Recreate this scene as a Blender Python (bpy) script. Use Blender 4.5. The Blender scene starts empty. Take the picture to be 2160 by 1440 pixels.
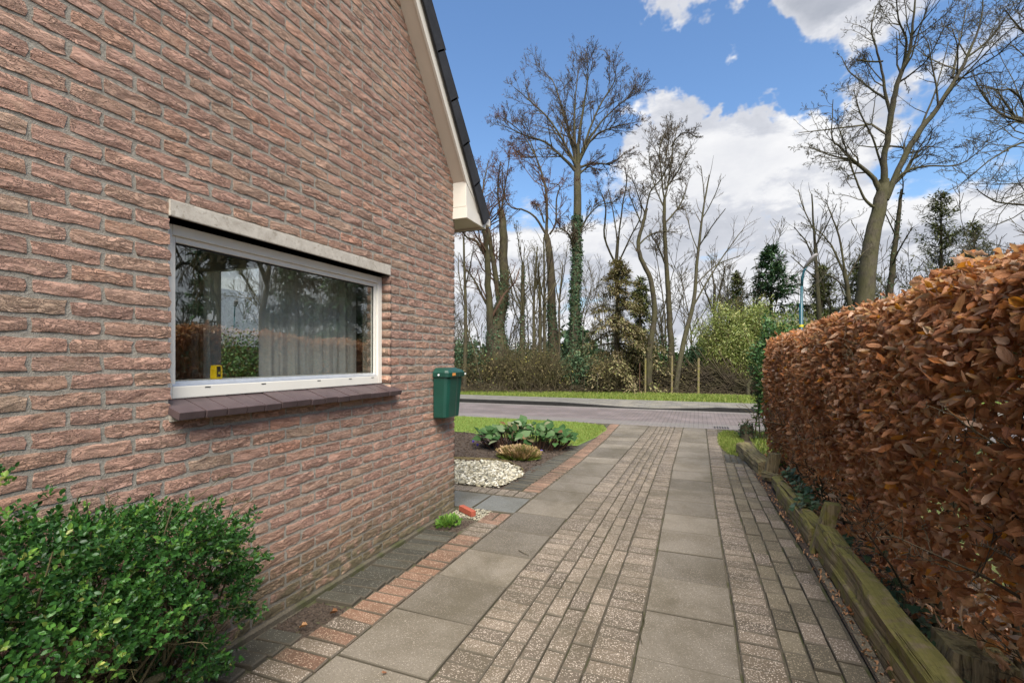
import bpy, math, random
import numpy as np
from mathutils import Vector, Matrix
random.seed(7); R = np.random.default_rng(7)
SC = bpy.context.scene
COL = SC.collection
# ------------------------------------------------------------------ camera
F = 1000.0; CAMH = 1.435; TH = math.atan(0.393)
ST, CT = math.sin(TH), math.cos(TH)
cam = bpy.data.cameras.new('camera'); co = bpy.data.objects.new('camera', cam); COL.objects.link(co)
co.location = (0, 0, CAMH); co.rotation_euler = (math.pi/2, 0, TH)
cam.sensor_width = 36; cam.lens = F/2160*36; cam.shift_y = 37/2160; cam.shift_x = 0
cam.clip_start = 0.05; cam.clip_end = 2000
SC.camera = co
def at(u, v, D):
    L = (u-1080)/F*D
    return np.array((-D*ST+L*CT, D*CT+L*ST, CAMH-(v-757)/F*D))
# ------------------------------------------------------------------ light
SUN_EL, SUN_AZ = math.radians(54), math.radians(152)      # azimuth measured from +Y towards +X
sun = bpy.data.lights.new('sun', 'SUN'); so = bpy.data.objects.new('sun', sun); COL.objects.link(so)
sun.energy = 4.6; sun.angle = math.radians(50); sun.color = (1, .945, .85)
sd = Vector((math.sin(SUN_AZ)*math.cos(SUN_EL), math.cos(SUN_AZ)*math.cos(SUN_EL), math.sin(SUN_EL)))
so.rotation_euler = sd.to_track_quat('Z', 'Y').to_euler()
SC.view_settings.view_transform = 'Standard'; SC.view_settings.look = 'None'
SC.view_settings.gamma = 1; SC.view_settings.exposure = 1.1
SC.view_settings.use_curve_mapping = False

class N:
    "tiny node helper"
    def __init__(s, tree): s.t = tree; s.l = tree.links
    def n(s, typ, ins=None, **kw):
        nd = s.t.nodes.new(typ)
        for k, v in kw.items(): setattr(nd, k, v)
        for k, v in (ins or {}).items(): s.put(nd.inputs[k], v)
        return nd
    def put(s, sock, v):
        if isinstance(v, bpy.types.NodeSocket): s.l.new(v, sock)
        elif isinstance(v, bpy.types.Node): s.l.new(v.outputs[0], sock)
        else:
            if isinstance(v, (tuple, list)) and len(v) == 3 and sock.type == 'RGBA': v = (*v, 1)
            sock.default_value = v
    def m(s, op, a, b=0.0, c=None, clamp=False):
        nd = s.n('ShaderNodeMath', operation=op, use_clamp=clamp); s.put(nd.inputs[0], a); s.put(nd.inputs[1], b)
        if c is not None: s.put(nd.inputs[2], c)
        return nd.outputs[0]
    def vm(s, op, a, b=(0, 0, 0)):
        nd = s.n('ShaderNodeVectorMath', operation=op); s.put(nd.inputs[0], a)
        if op == 'SCALE': s.put(nd.inputs['Scale'], b)
        else: s.put(nd.inputs[1], b)
        return nd.outputs['Value'] if op in ('DOT_PRODUCT', 'LENGTH') else nd.outputs[0]
    def mix(s, f, a, b, bt='MIX'):
        nd = s.n('ShaderNodeMix', data_type='RGBA', blend_type=bt)
        s.put(nd.inputs[0], f); s.put(nd.inputs[6], a); s.put(nd.inputs[7], b)
        return nd.outputs[2]
    def ramp(s, f, stops, interp='LINEAR'):
        nd = s.n('ShaderNodeValToRGB'); cr = nd.color_ramp; cr.interpolation = interp
        while len(cr.elements) < len(stops): cr.elements.new(.5)
        for e, (p, c) in zip(cr.elements, stops):
            e.position = p; e.color = (c, c, c, 1) if isinstance(c, (int, float)) else (*c, 1)
        s.put(nd.inputs[0], f); return nd.outputs[0]
    def ss(s, x, a, b):
        nd = s.n('ShaderNodeMapRange', interpolation_type='SMOOTHSTEP'); s.put(nd.inputs[0], x)
        nd.inputs[1].default_value = a; nd.inputs[2].default_value = b; return nd.outputs[0]
    def noise(s, vec, scale, detail=3, rough=.55, dist=0, out=0):
        nd = s.n('ShaderNodeTexNoise', {'Vector': vec, 'Scale': scale, 'Detail': detail, 'Roughness': rough, 'Distortion': dist})
        return nd.outputs[out]
    def voro(s, vec, scale, out='Distance', feature='F1'):
        nd = s.n('ShaderNodeTexVoronoi', {'Vector': vec, 'Scale': scale}, feature=feature); return nd.outputs[out]

world = bpy.data.worlds.new('World'); SC.world = world; world.use_nodes = True
def build_world():
    t = world.node_tree; t.nodes.clear(); q = N(t)
    d = q.n('ShaderNodeTexCoord').outputs['Generated']
    sky = q.n('ShaderNodeTexSky', sky_type='NISHITA', sun_disc=False)
    sky.sun_elevation = SUN_EL; sky.sun_rotation = SUN_AZ; sky.air_density = 1.35; sky.dust_density = .25; sky.ozone_density = 3.5
    skyc = q.vm('MULTIPLY', sky.outputs[0], (.80, .92, 1.06))
    dz = q.n('ShaderNodeSeparateXYZ', {0: d}).outputs[2]
    def dens(vec):
        sx = q.n('ShaderNodeSeparateXYZ', {0: vec})
        den = q.m('ADD', q.m('MAXIMUM', sx.outputs[2], 0), .30)
        p = q.n('ShaderNodeCombineXYZ', {0: q.m('DIVIDE', sx.outputs[0], den), 1: q.m('DIVIDE', sx.outputs[1], den), 2: q.m('MULTIPLY', sx.outputs[2], 2.2)}).outputs[0]
        n1 = q.noise(p, 2.1, 9, .60, .15)
        return n1
    wv = q.vm('SUBTRACT', q.noise(d, 6.5, 5, .62, 0, 1), (.5, .5, .5))
    dw = q.vm('NORMALIZE', q.vm('ADD', d, q.vm('SCALE', wv, .24)))
    def lobe(u, v, r, w):
        p = at(u, v, 1.0) - np.array((0, 0, CAMH)); p /= np.linalg.norm(p)
        dt = q.vm('DOT_PRODUCT', dw, tuple(p))
        k = q.m('DIVIDE', q.m('SUBTRACT', 1.0, dt), 1-math.cos(r))
        return q.m('MULTIPLY', q.m('SUBTRACT', 1.0, k, clamp=True), w)
    pos = [lobe(*a) for a in [(1440, 290, .17, .42), (1600, 290, .17, .45), (1750, 330, .20, .40), (1950, 330, .32, .30), (1560, -10, .17, .46), (1760, 10, .17, .48), (1365, 92, .09, .15),(1100, 430, .13, .22), (1330, 470, .16, .25), (2100, 60, .2, .2)]]
    b = pos[0]
    for x in pos[1:]: b = q.m('MAXIMUM', b, x)
    hor = q.m('MULTIPLY', q.ss(dz, .46, .17), .37)
    b = q.m('MAXIMUM', b, hor)
    neg = lobe(1000, 130, .27, .42)
    for a_ in ((1460, 130, .10, .36), (1590, 138, .10, .40), (1700, 150, .09, .36), (1240, 190, .14, .3), (2010, 330, .12, .16), (2120, 250, .10, .18), (1905, 60, .08, .15)): neg = q.m('MAXIMUM', neg, lobe(*a_))
    base = q.m('SUBTRACT', q.m('ADD', b, -.17), neg)
    n1 = dens(d)
    n2 = dens(q.vm('ADD', d, (.03, .02, .055)))
    D1 = q.m('ADD', q.m('SUBTRACT', n1, .5), base)
    al = q.ss(D1, -.02, .10)
    edge = q.ss(q.m('SUBTRACT', n1, n2), -.05, .07)
    thick = q.ss(D1, .05, .42)
    n3 = q.noise(q.vm('MULTIPLY', d, (1, 1, 2)), 7, 5, .6)
    sh = q.m('ADD', q.m('MULTIPLY', edge, .55), q.m('MULTIPLY', q.m('SUBTRACT', 1.0, thick), .30))
    sh = q.m('ADD', sh, q.m('MULTIPLY', q.m('SUBTRACT', n3, .30), .60), clamp=True)
    cl = q.ramp(sh, [(0, (.40, .43, .50)), (.45, (.66, .68, .74)), (1, (.93, .93, .94))])
    cl = q.vm('SCALE', cl, 6.0)
    mixc = q.mix(al, skyc, cl)
    bg = q.n('ShaderNodeBackground', {'Color': mixc, 'Strength': .083})
    q.l.new(bg.outputs[0], q.n('ShaderNodeOutputWorld').inputs[0])
build_world()
# ------------------------------------------------------------------ materials
M = {}
def mat(name, fn, rough=.8, spec=.4, trans=None):
    m = bpy.data.materials.new(name); m.use_nodes = True; t = m.node_tree; q = N(t)
    b = t.nodes['Principled BSDF']; b.inputs['Roughness'].default_value = rough; b.inputs['Specular IOR Level'].default_value = spec
    P = q.n('ShaderNodeNewGeometry').outputs['Position']
    r = fn(q, P, b)
    if r is not None: q.put(b.inputs['Base Color'], r)
    M[name] = m; return m
def bump(q, b, h, dist=.004, strength=1.0):
    nd = q.n('ShaderNodeBump', {'Height': h, 'Distance': dist, 'Strength': strength}); q.put(b.inputs['Normal'], nd.outputs[0])
def tone_of(q, obj):
    if obj: return q.n('ShaderNodeObjectInfo').outputs['Random']
    return q.n('ShaderNodeAttribute', attribute_name='tone').outputs['Fac']
def brick_fn(obj):
    def f(q, P, b):
        tn = tone_of(q, obj)
        off = q.m('MULTIPLY', tn, 37.0)
        p = q.vm('ADD', P, q.n('ShaderNodeCombineXYZ', {0: off, 1: 0.0, 2: off}).outputs[0])
        ps = q.vm('MULTIPLY', p, (17, 17, 46))
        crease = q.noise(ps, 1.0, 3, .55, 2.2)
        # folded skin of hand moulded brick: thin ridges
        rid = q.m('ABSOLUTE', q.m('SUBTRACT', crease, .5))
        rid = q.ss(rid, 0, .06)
        big = q.noise(ps, .45, 2, .5, .6)
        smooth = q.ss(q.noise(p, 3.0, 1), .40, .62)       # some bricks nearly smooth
        fine = q.noise(P, 260, 3, .7)
        h = q.m('ADD', q.m('MULTIPLY', q.m('MULTIPLY', rid, q.m('SUBTRACT', 1.0, q.m('MULTIPLY', smooth, .7))), .55), q.m('MULTIPLY', big, 2.2))
        h = q.m('ADD', h, q.m('MULTIPLY', fine, .22))
        bump(q, b, h, .015, 1.0)
        c = q.ramp(tn, [(0, (.45, .235, .160)), (.18, (.41, .220, .155)), (.36, (.37, .200, .145)), (.52, (.45, .245, .165)), (.66, (.36, .235, .155)), (.78, (.42, .220, .160)), (.88, (.35, .245, .160)), (1, (.50, .230, .140))])
        c = q.mix(q.m('MULTIPLY', q.ss(q.noise(p, 22, 3), .5, .7), .45), c, (.30, .20, .125))
        c = q.mix(q.m('MULTIPLY', q.ss(q.noise(p, 30, 4, .6, 1), .52, .66), .35), c, (.20, .105, .085))
        c = q.mix(q.m('MULTIPLY', q.m('MULTIPLY', q.m('SUBTRACT', 1.0, rid), q.m('SUBTRACT', 1.0, smooth)), .32), c, (.12, .065, .05))  # shade of the folds painted into the colour: creases darkened on rough bricks
        c = q.mix(.34, c, (.44, .305, .235))
        c = q.mix(q.m('MULTIPLY', q.ss(q.noise(P, 1.1, 5, .6), .40, .68), .35), c, q.vm('SCALE', c, .68))
        sp = q.ss(q.voro(P, 240), .16, .08)
        c = q.mix(q.m('MULTIPLY', sp, q.m('MULTIPLY', q.ss(q.noise(P, 60, 1), .55, .6), .7)), c, (.55, .46, .38))
        z = q.n('ShaderNodeSeparateXYZ', {0: P}).outputs[2]
        moss = q.m('MULTIPLY', q.ss(q.m('ADD', z, q.m('MULTIPLY', q.noise(P, 3.2, 4), .45)), .80, .24), q.ss(q.noise(P, 11, 4), .26, .52))
        c = q.mix(q.m('MULTIPLY', moss, .8), c, q.mix(q.noise(P, 25), (.105, .10, .058), (.14, .135, .055)))
        return c
    return f
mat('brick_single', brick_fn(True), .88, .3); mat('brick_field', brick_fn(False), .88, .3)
def mortar_fn(q, P, b):
    n = q.noise(P, 180, 4, .7); bump(q, b, q.m('ADD', n, q.noise(P, 40, 3)), .006)
    z = q.n('ShaderNodeSeparateXYZ', {0: P}).outputs[2]
    c = q.ramp(q.noise(P, 70, 4, .7), [(.3, (.225, .200, .162)), (.7, (.36, .325, .268))])
    moss = q.m('MULTIPLY', q.ss(q.m('ADD', z, q.m('MULTIPLY', q.noise(P, 3.2, 4), .45)), .62, .18), .65)
    return q.mix(moss, c, (.115, .105, .07))
mat('mortar', mortar_fn, .95, .2)
def plain(name, c, rough=.5, spec=.4, var=.12, sc=8, bs=0, bsc=120, metal=0):
    def f(q, P, b):
        b.inputs['Metallic'].default_value = metal
        n = q.noise(P, sc, 4, .6)
        if bs: bump(q, b, q.noise(P, bsc, 3), bs)
        return q.mix(q.ramp(n, [(.3, 0.0), (.7, 1.0)]), tuple(x*(1-var) for x in c), tuple(min(1, x*(1+var)) for x in c))
    return mat(name, f, rough, spec)
def concrete_fn(base, speck, amt, sscale, obj=True, dirt=(.075, .062, .038), spread=.28):
    def f(q, P, b):
        tn = tone_of(q, obj)
        v = q.voro(P, sscale, 'Color'); vx = q.n('ShaderNodeSeparateXYZ', {0: v}).outputs[0]
        dist = q.voro(P, sscale)
        stone = q.m('MULTIPLY', q.ss(dist, .55, .30), q.ss(vx, 1-amt, 1-amt+.05))
        c = q.mix(tn, tuple(x*(1-spread) for x in base), tuple(x*(1+spread) for x in base))
        c = q.mix(q.ss(q.noise(P, 2.3, 5, .62), .35, .7), c, q.vm('MULTIPLY', c, (.70, .68, .62)))
        c = q.mix(q.m('MULTIPLY', q.ss(q.noise(P, 120, 3, .7), .45, .65), .5), c, q.vm('SCALE', c, .5))
        c = q.mix(stone, c, q.mix(q.n('ShaderNodeSeparateXYZ', {0: v}).outputs[1], speck, tuple(x*.55 for x in speck)))
        d = q.m('MULTIPLY', q.ss(q.noise(P, 1.3, 7, .70, .6), .46, .70), .70)
        c = q.mix(d, c, dirt)
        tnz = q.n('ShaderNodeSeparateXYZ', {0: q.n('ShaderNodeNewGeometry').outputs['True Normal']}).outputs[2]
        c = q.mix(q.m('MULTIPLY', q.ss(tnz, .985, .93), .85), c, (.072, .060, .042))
        bump(q, b, q.m('ADD', q.m('MULTIPLY', stone, .6), q.noise(P, 170, 3, .7)), .0022)
        q.put(b.inputs['Roughness'], q.m('ADD', .55, q.m('MULTIPLY', q.noise(P, 6), .35)))
        return c
    return f
for nm, a in {'slab': ((.150, .128, .098), (.40, .34, .27), .24, 190), 'paver_grey': ((.150, .118, .086), (.56, .47, .38), .48, 140),
              'paver_red': ((.185, .105, .068), (.50, .36, .25), .45, 140), 'paver_dark': ((.062, .058, .044), (.30, .28, .22), .16, 160),
              'paver_moss': ((.135, .112, .075), (.40, .33, .23), .38, 150)}.items():
    mat(nm, concrete_fn(*a), .8, .35)
    mat(nm+'_field', concrete_fn(*a, obj=False), .8, .35)
mat('slab_blue', concrete_fn((.118, .118, .105), (.32, .30, .27), .25, 190), .8, .35)
def joint_fn(q, P, b):
    bump(q, b, q.noise(P, 150, 4, .7), .006)
    return q.mix(q.ss(q.noise(P, 5, 4), .45, .65), q.ramp(q.noise(P, 90, 4, .7), [(.3, (.065, .055, .040)), (.7, (.135, .113, .080))]), (.06, .062, .025))
mat('joint_sand', joint_fn, .95, .2)
def soil_fn(q, P, b):
    h = q.m('ADD', q.noise(P, 28, 6, .7), q.m('MULTIPLY', q.voro(P, 45), .5)); bump(q, b, h, .03)
    return q.ramp(q.noise(P, 55, 5, .75), [(.3, (.035, .026, .019)), (.55, (.085, .062, .046)), (.75, (.15, .115, .085))])
mat('soil', soil_fn, .95, .2)
def litter_fn(q, P, b):
    h = q.noise(P, 18, 6, .7); bump(q, b, h, .05)
    return q.ramp(q.noise(P, 12, 6, .75), [(.3, (.03, .026, .014)), (.55, (.085, .062, .036)), (.75, (.06, .075, .025))])
mat('forest_floor', litter_fn, .95, .2)
def lawn_fn(q, P, b):
    h = q.noise(P, 90, 4, .7); bump(q, b, h, .02)
    return q.ramp(q.noise(P, 7, 5, .7), [(.3, (.105, .165, .030)), (.55, (.150, .220, .040)), (.75, (.20, .23, .06))])
mat('lawn', lawn_fn, .9, .2)
def road_fn(q, P, b):
    br = q.n('ShaderNodeTexBrick', {'Vector': q.n('ShaderNodeMapping', {'Vector': P, 'Rotation': (0, 0, math.pi/2)}).outputs[0], 'Scale': 1.0, 'Brick Width': .22, 'Row Height': .095, 'Mortar Size': .006, 'Mortar Smooth': .3,
        'Color1': (.155, .124, .110), 'Color2': (.135, .112, .104), 'Mortar': (.10, .085, .075)})
    y = q.n('ShaderNodeSeparateXYZ', {0: P}).outputs[1]
    gut = q.m('MAXIMUM', q.ss(y, 11.40, 11.25), q.ss(y, 13.75, 13.80))
    c = q.mix(q.m('MULTIPLY', gut, .85), br.outputs[0], (.175, .158, .138))
    c = q.mix(q.m('MULTIPLY', q.ss(q.noise(P, 1.3, 5, .65), .42, .68), .5), c, (.25, .20, .19))
    c = q.mix(q.m('MULTIPLY', q.noise(P, 90, 3, .7), .5), c, q.vm('SCALE', c, .55))
    bump(q, b, q.m('ADD', q.m('MULTIPLY', br.outputs[1], -1.0), q.noise(P, 60, 2)), .006)
    return c
mat('road_clinker', road_fn, .62, .4)
def pave_fn(q, P, b):
    br = q.n('ShaderNodeTexBrick', {'Vector': P, 'Scale': 1.0, 'Brick Width': .30, 'Row Height': .30, 'Mortar Size': .008,
        'Color1': (.125, .115, .10), 'Color2': (.155, .145, .125), 'Mortar': (.09, .08, .065)})
    x = q.n('ShaderNodeSeparateXYZ', {0: P}).outputs[0]
    pale = q.m('MULTIPLY', q.ss(x, -3.2, -2.6), q.ss(q.noise(q.vm('MULTIPLY', P, (2.2, 3.6, 1)), 1, 0), .5, .53))
    c = q.mix(q.m('MULTIPLY', pale, .35), br.outputs[0], (.25, .22, .165))
    c = q.mix(q.m('MULTIPLY', q.ss(q.noise(P, 2, 5, .7), .45, .7), .5), c, (.12, .115, .085))
    bump(q, b, q.noise(P, 60, 2), .003)
    return c
mat('pavement_tiles', pave_fn, .85, .3)
plain('kerb', (.016, .015, .014), .9, .2, .25, 6, .003)
plain('pvc_cream', (.66, .61, .52), .38, .45, .05, 3)
plain('pvc_soffit', (.56, .48, .385), .5, .4, .04, 3)
plain('frame_white', (.70, .665, .58), .35, .5, .04, 4)
plain('aluminium', (.55, .56, .57), .35, .5, .08, 30, metal=.6)
plain('rubber', (.015, .015, .015), .6, .4)
def lintel_fn(q, P, b):
    bump(q, b, q.noise(P, 130, 4, .7), .002)
    c = q.ramp(q.noise(P, 14, 6, .7), [(.3, (.34, .30, .245)), (.7, (.52, .475, .40))])
    return q.mix(q.m('MULTIPLY', q.ss(q.noise(P, 55, 3), .56, .66), .5), c, (.24, .20, .15))
mat('lintel', lintel_fn, .85, .3)
plain('sill_tile', (.070, .048, .047), .45, .4, .18, 12, .001, 90)
plain('roof_tile', (.024, .024, .026), .8, .25, .3, 5, .003, 50)
plain('mail_green', (.007, .048, .033), .36, .5, .15, 5, .0008, 15)
plain('orange_label', (.62, .25, .06), .5, .4, .2, 60)
plain('sticker', (.7, .72, .7), .4)
plain('red_brick_loose', (.30, .075, .042), .8, .3, .2, 30, .002)
plain('teal_paint', (.005, .055, .070), .4, .5, .15, 6)
plain('lamp_grey', (.22, .20, .19), .5, .4, .1)
plain('yellow_plastic', (.85, .55, .01), .35, .5, .05)
plain('black_plastic', (.02, .02, .02), .4, .5)
plain('band_yellow', (.55, .45, .03), .5)
plain('blue_sign', (.02, .16, .62), .4, .5)
plain('white_letter', (.8, .8, .8), .5)
plain('plaster', (.55, .52, .47), .9, .2, .04)
plain('wood_floor', (.16, .09, .05), .5)
plain('iron', (.03, .028, .026), .6, .5, .2, 30)
plain('cane', (.17, .135, .04), .6, .3, .4, 3)
plain('far_roof', (.80, .80, .80), .6)
plain('far_wall', (.18, .16, .145), .9)
plain('slate_far', (.16, .17, .19), .7, .4, .3, 6)
plain('thatch_wall', (.42, .36, .28), .9)
def timber_fn(green):
    def f(q, P, b):
        oc = q.n('ShaderNodeTexCoord').outputs['Object']
        g = q.noise(q.vm('MULTIPLY', oc, (55, 2.2, 55)), 1, 5, .65, .4)
        h = q.m('ADD', g, q.m('MULTIPLY', q.ss(q.noise(q.vm('MULTIPLY', oc, (28, 1.1, 28)), 1, 3), .36, .45), 1.3)); bump(q, b, h, .010)
        c = q.ramp(g, [(.3, (.075, .058, .033)), (.5, (.20, .155, .085)), (.75, (.31, .245, .14))])
        up = q.n('ShaderNodeSeparateXYZ', {0: q.n('ShaderNodeNewGeometry').outputs['Normal']}).outputs[2]
        ms = q.m('MULTIPLY', q.ss(q.m('ADD', q.noise(P, 9, 5, .65), q.m('MULTIPLY', up, .10)), .46, .60), green)
        c = q.mix(ms, c, q.mix(q.noise(P, 40), (.11, .11, .025), (.24, .205, .055)))
        return q.mix(q.m('MULTIPLY', q.ss(q.noise(P, 13, 5, .7), .55, .68), .7), c, (.05, .045, .03))
    return f
mat('timber_mossy', timber_fn(.85), .9, .2); mat('timber_grey', timber_fn(.35), .9, .2)
def bark_fn(c1, c2, green):
    def f(q, P, b):
        bump(q, b, q.noise(q.vm('MULTIPLY', P, (1, 1, .3)), 30, 4, .7), .02)
        c = q.ramp(q.noise(q.vm('MULTIPLY', P, (1, 1, .35)), 14, 5, .7), [(.3, c1), (.7, c2)])
        return q.mix(q.m('MULTIPLY', q.ss(q.noise(P, 2.2, 4), .38, .6), green), c, (.075, .075, .022))
    return f
mat('bark', bark_fn((.024, .020, .013), (.078, .064, .040), .30), .95, .2)
mat('bark_pale', bark_fn((.034, .029, .020), (.092, .078, .053), .35), .95, .2)
mat('bark_dark', bark_fn((.028, .022, .015), (.075, .057, .037), .2), .95, .2)
mat('twig', bark_fn((.042, .031, .022), (.10, .075, .05), .2), .95, .2)
mat('twig_olive', bark_fn((.050, .040, .022), (.125, .10, .052), .3), .95, .2)
mat('twig_grey', bark_fn((.038, .032, .024), (.095, .08, .056), .3), .95, .2)
mat('twig_red', bark_fn((.055, .03, .021), (.13, .072, .048), .1), .95, .2)
def leaf_mat(name, stops, rough=.45, spec=.5, trl=.25, obj=False, vein=False):
    def f(q, P, b):
        tn = tone_of(q, obj)
        c = q.ramp(tn, stops)
        c = q.mix(q.m('MULTIPLY', q.noise(P, 120, 3, .6), .5), c, q.vm('SCALE', c, .6))
        if vein:
            uv = q.n('ShaderNodeUVMap').outputs[0]; s = q.n('ShaderNodeSeparateXYZ', {0: uv})
            w = q.m('SINE', q.m('MULTIPLY', q.m('SUBTRACT', s.outputs[1], q.m('MULTIPLY', q.m('ABSOLUTE', s.outputs[0]), .55)), 44))
            bump(q, b, q.m('ADD', w, q.m('MULTIPLY', q.ss(q.m('ABSOLUTE', s.outputs[0]), .12, 0), 3)), .0012)
            c = q.mix(q.m('MULTIPLY', q.ss(w, .7, 1), .25), c, q.vm('SCALE', c, .55))
        q.put(b.inputs['Base Color'], c)
        tr = q.n('ShaderNodeBsdfTranslucent', {'Color': q.vm('MULTIPLY', c, (1.3, 1.25, .8))})
        ms = q.n('ShaderNodeMixShader', {0: trl, 1: b.outputs[0], 2: tr.outputs[0]})
        out = [x for x in q.t.nodes if x.type == 'OUTPUT_MATERIAL'][0]
        q.l.new(ms.outputs[0], out.inputs[0])
    return mat(name, f, rough, spec)
beech = [(0, (.30, .12, .060)), (.25, (.54, .23, .100)), (.45, (.66, .34, .18)), (.58, (.74, .50, .34)), (.72, (.66, .24, .070)), (.88, (.82, .62, .47)), (.97, (.66, .27, .04)), (1, (.70, .30, .03))]
leaf_mat('beech_leaf', beech, .5, .35, .3, False, True); leaf_mat('beech_leaf_single', beech, .5, .35, .3, True, True)
ever = [(0, (.012, .040, .010)), (.4, (.030, .095, .018)), (.75, (.060, .160, .026)), (.93, (.15, .27, .04)), (1, (.36, .38, .10))]
leaf_mat('shrub_leaf', ever, .40, .35, .2); leaf_mat('shrub_leaf_single', ever, .40, .35, .2, True)
leaf_mat('ivy_leaf', [(0, (.020, .045, .020)), (.6, (.048, .092, .042)), (1, (.11, .155, .075))], .6, .2, .15)
leaf_mat('ivy_near', [(0, (.022, .050, .020)), (.6, (.055, .100, .042)), (1, (.15, .20, .12))], .55, .2, .1)
leaf_mat('holly_leaf', [(0, (.018, .045, .012)), (.6, (.045, .110, .026)), (1, (.12, .21, .06))], .5, .3, .15)
leaf_mat('bamboo_leaf', [(0, (.13, .18, .035)), (.5, (.24, .29, .075)), (.85, (.34, .37, .13)), (1, (.55, .48, .20))], .5, .4, .35)
leaf_mat('needle_green', [(0, (.025, .065, .030)), (.6, (.060, .125, .055)), (1, (.115, .175, .075))], .6, .3, .1)
leaf_mat('needle_olive', [(0, (.070, .085, .032)), (.6, (.14, .16, .06)), (1, (.24, .24, .10))], .6, .3, .1)
leaf_mat('needle_brown', [(0, (.12, .09, .05)), (.6, (.23, .185, .09)), (1, (.22, .24, .08))], .7, .3, .1)
leaf_mat('catkin', [(0, (.045, .022, .016)), (1, (.15, .065, .045))], .8, .2, 0)
leaf_mat('brush_leaf', [(0, (.09, .085, .035)), (.4, (.17, .135, .06)), (.7, (.26, .195, .09)), (.93, (.22, .24, .06)), (1, (.55, .46, .10))], .7, .3, .2)
leaf_mat('bergenia', [(0, (.030, .072, .020)), (.45, (.055, .120, .035)), (.75, (.115, .175, .075)), (.9, (.20, .24, .14)), (1, (.16, .075, .03))], .62, .15, .2, True)
leaf_mat('grass_blade', [(0, (.10, .145, .022)), (.6, (.20, .265, .045)), (1, (.32, .31, .09))], .6, .3, .3)
leaf_mat('tuft_blade', [(0, (.10, .12, .025)), (.5, (.28, .19, .075)), (1, (.50, .34, .20))], .7, .3, .2)
leaf_mat('weed_leaf', [(0, (.06, .15, .02)), (1, (.19, .33, .05))], .6, .3, .3)
leaf_mat('petal', [(0, (.18, .12, .62)), (1, (.30, .22, .80))], .6, .3, .3)
leaf_mat('dead_leaf', [(0, (.20, .09, .045)), (1, (.50, .28, .14))], .6, .3, .15, True)
def pebble_fn(q, P, b):
    tn = tone_of(q, False); bump(q, b, q.noise(P, 120, 3), .002)
    return q.mix(q.m('MULTIPLY', q.noise(P, 50, 4), .4), q.ramp(tn, [(0, (.14, .14, .13)), (.25, (.24, .21, .15)), (.55, (.40, .365, .28)), (1, (.62, .59, .52))]), (.32, .28, .15))
mat('pebble', pebble_fn, .75, .35)
def curtain_fn(q, P, b):
    c = (.62, .60, .55)
    q.put(b.inputs['Base Color'], c)
    tr = q.n('ShaderNodeBsdfTranslucent', {'Color': (.5, .48, .44)})
    ms = q.n('ShaderNodeMixShader', {0: .35, 1: b.outputs[0], 2: tr.outputs[0]})
    out = [x for x in q.t.nodes if x.type == 'OUTPUT_MATERIAL'][0]; q.l.new(ms.outputs[0], out.inputs[0])
mat('curtain_cloth', curtain_fn, .9, .2)
def glass():
    m = bpy.data.materials.new('window_glass'); m.use_nodes = True; t = m.node_tree; t.nodes.clear(); q = N(t)
    gm = q.n('ShaderNodeNewGeometry'); cs = q.m('ABSOLUTE', q.vm('DOT_PRODUCT', gm.outputs['Normal'], gm.outputs['Incoming']))
    sch = q.m('ADD', .05, q.m('MULTIPLY', q.m('POWER', q.m('SUBTRACT', 1.0, cs), 4.0), .95))
    P = q.n('ShaderNodeNewGeometry').outputs['Position']
    bp = q.n('ShaderNodeBump', {'Height': q.noise(P, 1.6, 1), 'Distance': .004})
    fac = q.m('ADD', sch, .10, clamp=True)
    gl = q.n('ShaderNodeBsdfGlossy', {'Color': (.92, .95, .93), 'Roughness': .006, 'Normal': bp.outputs[0]})
    tr = q.n('ShaderNodeBsdfTransparent', {'Color': (.95, .97, .96)})
    ms = q.n('ShaderNodeMixShader', {0: fac, 1: tr.outputs[0], 2: gl.outputs[0]})
    q.l.new(ms.outputs[0], q.n('ShaderNodeOutputMaterial').inputs[0]); M['glass'] = m
glass()
# ------------------------------------------------------------------ mesh helpers
def link(o, parent=None):
    COL.objects.link(o)
    if parent is not None: o.parent = parent
    return o
def obj(name, mesh, m=None, parent=None):
    if m is not None and not mesh.materials: mesh.materials.append(M[m])
    return link(bpy.data.objects.new(name, mesh), parent)
def tag(o, label=None, cat=None, group=None, kind=None):
    for k, v in (('label', label), ('category', cat), ('group', group), ('kind', kind)):
        if v: o[k] = v
    return o
def empty(name, loc, label, cat, group=None, rz=0):
    o = bpy.data.objects.new(name, None); link(o); o.location = loc; o.rotation_euler = (0, 0, rz); o.empty_display_size = .2
    return tag(o, label, cat, group)
def struct(name, mesh, m): return tag(obj(name, mesh, m), kind='structure')
def pymesh(V, Fc, smooth=False, name='m'):
    me = bpy.data.meshes.new(name); me.from_pydata([tuple(map(float, v)) for v in V], [], [tuple(map(int, f)) for f in Fc]); me.update()
    if smooth: me.polygons.foreach_set('use_smooth', [True]*len(me.polygons))
    return me
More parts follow.
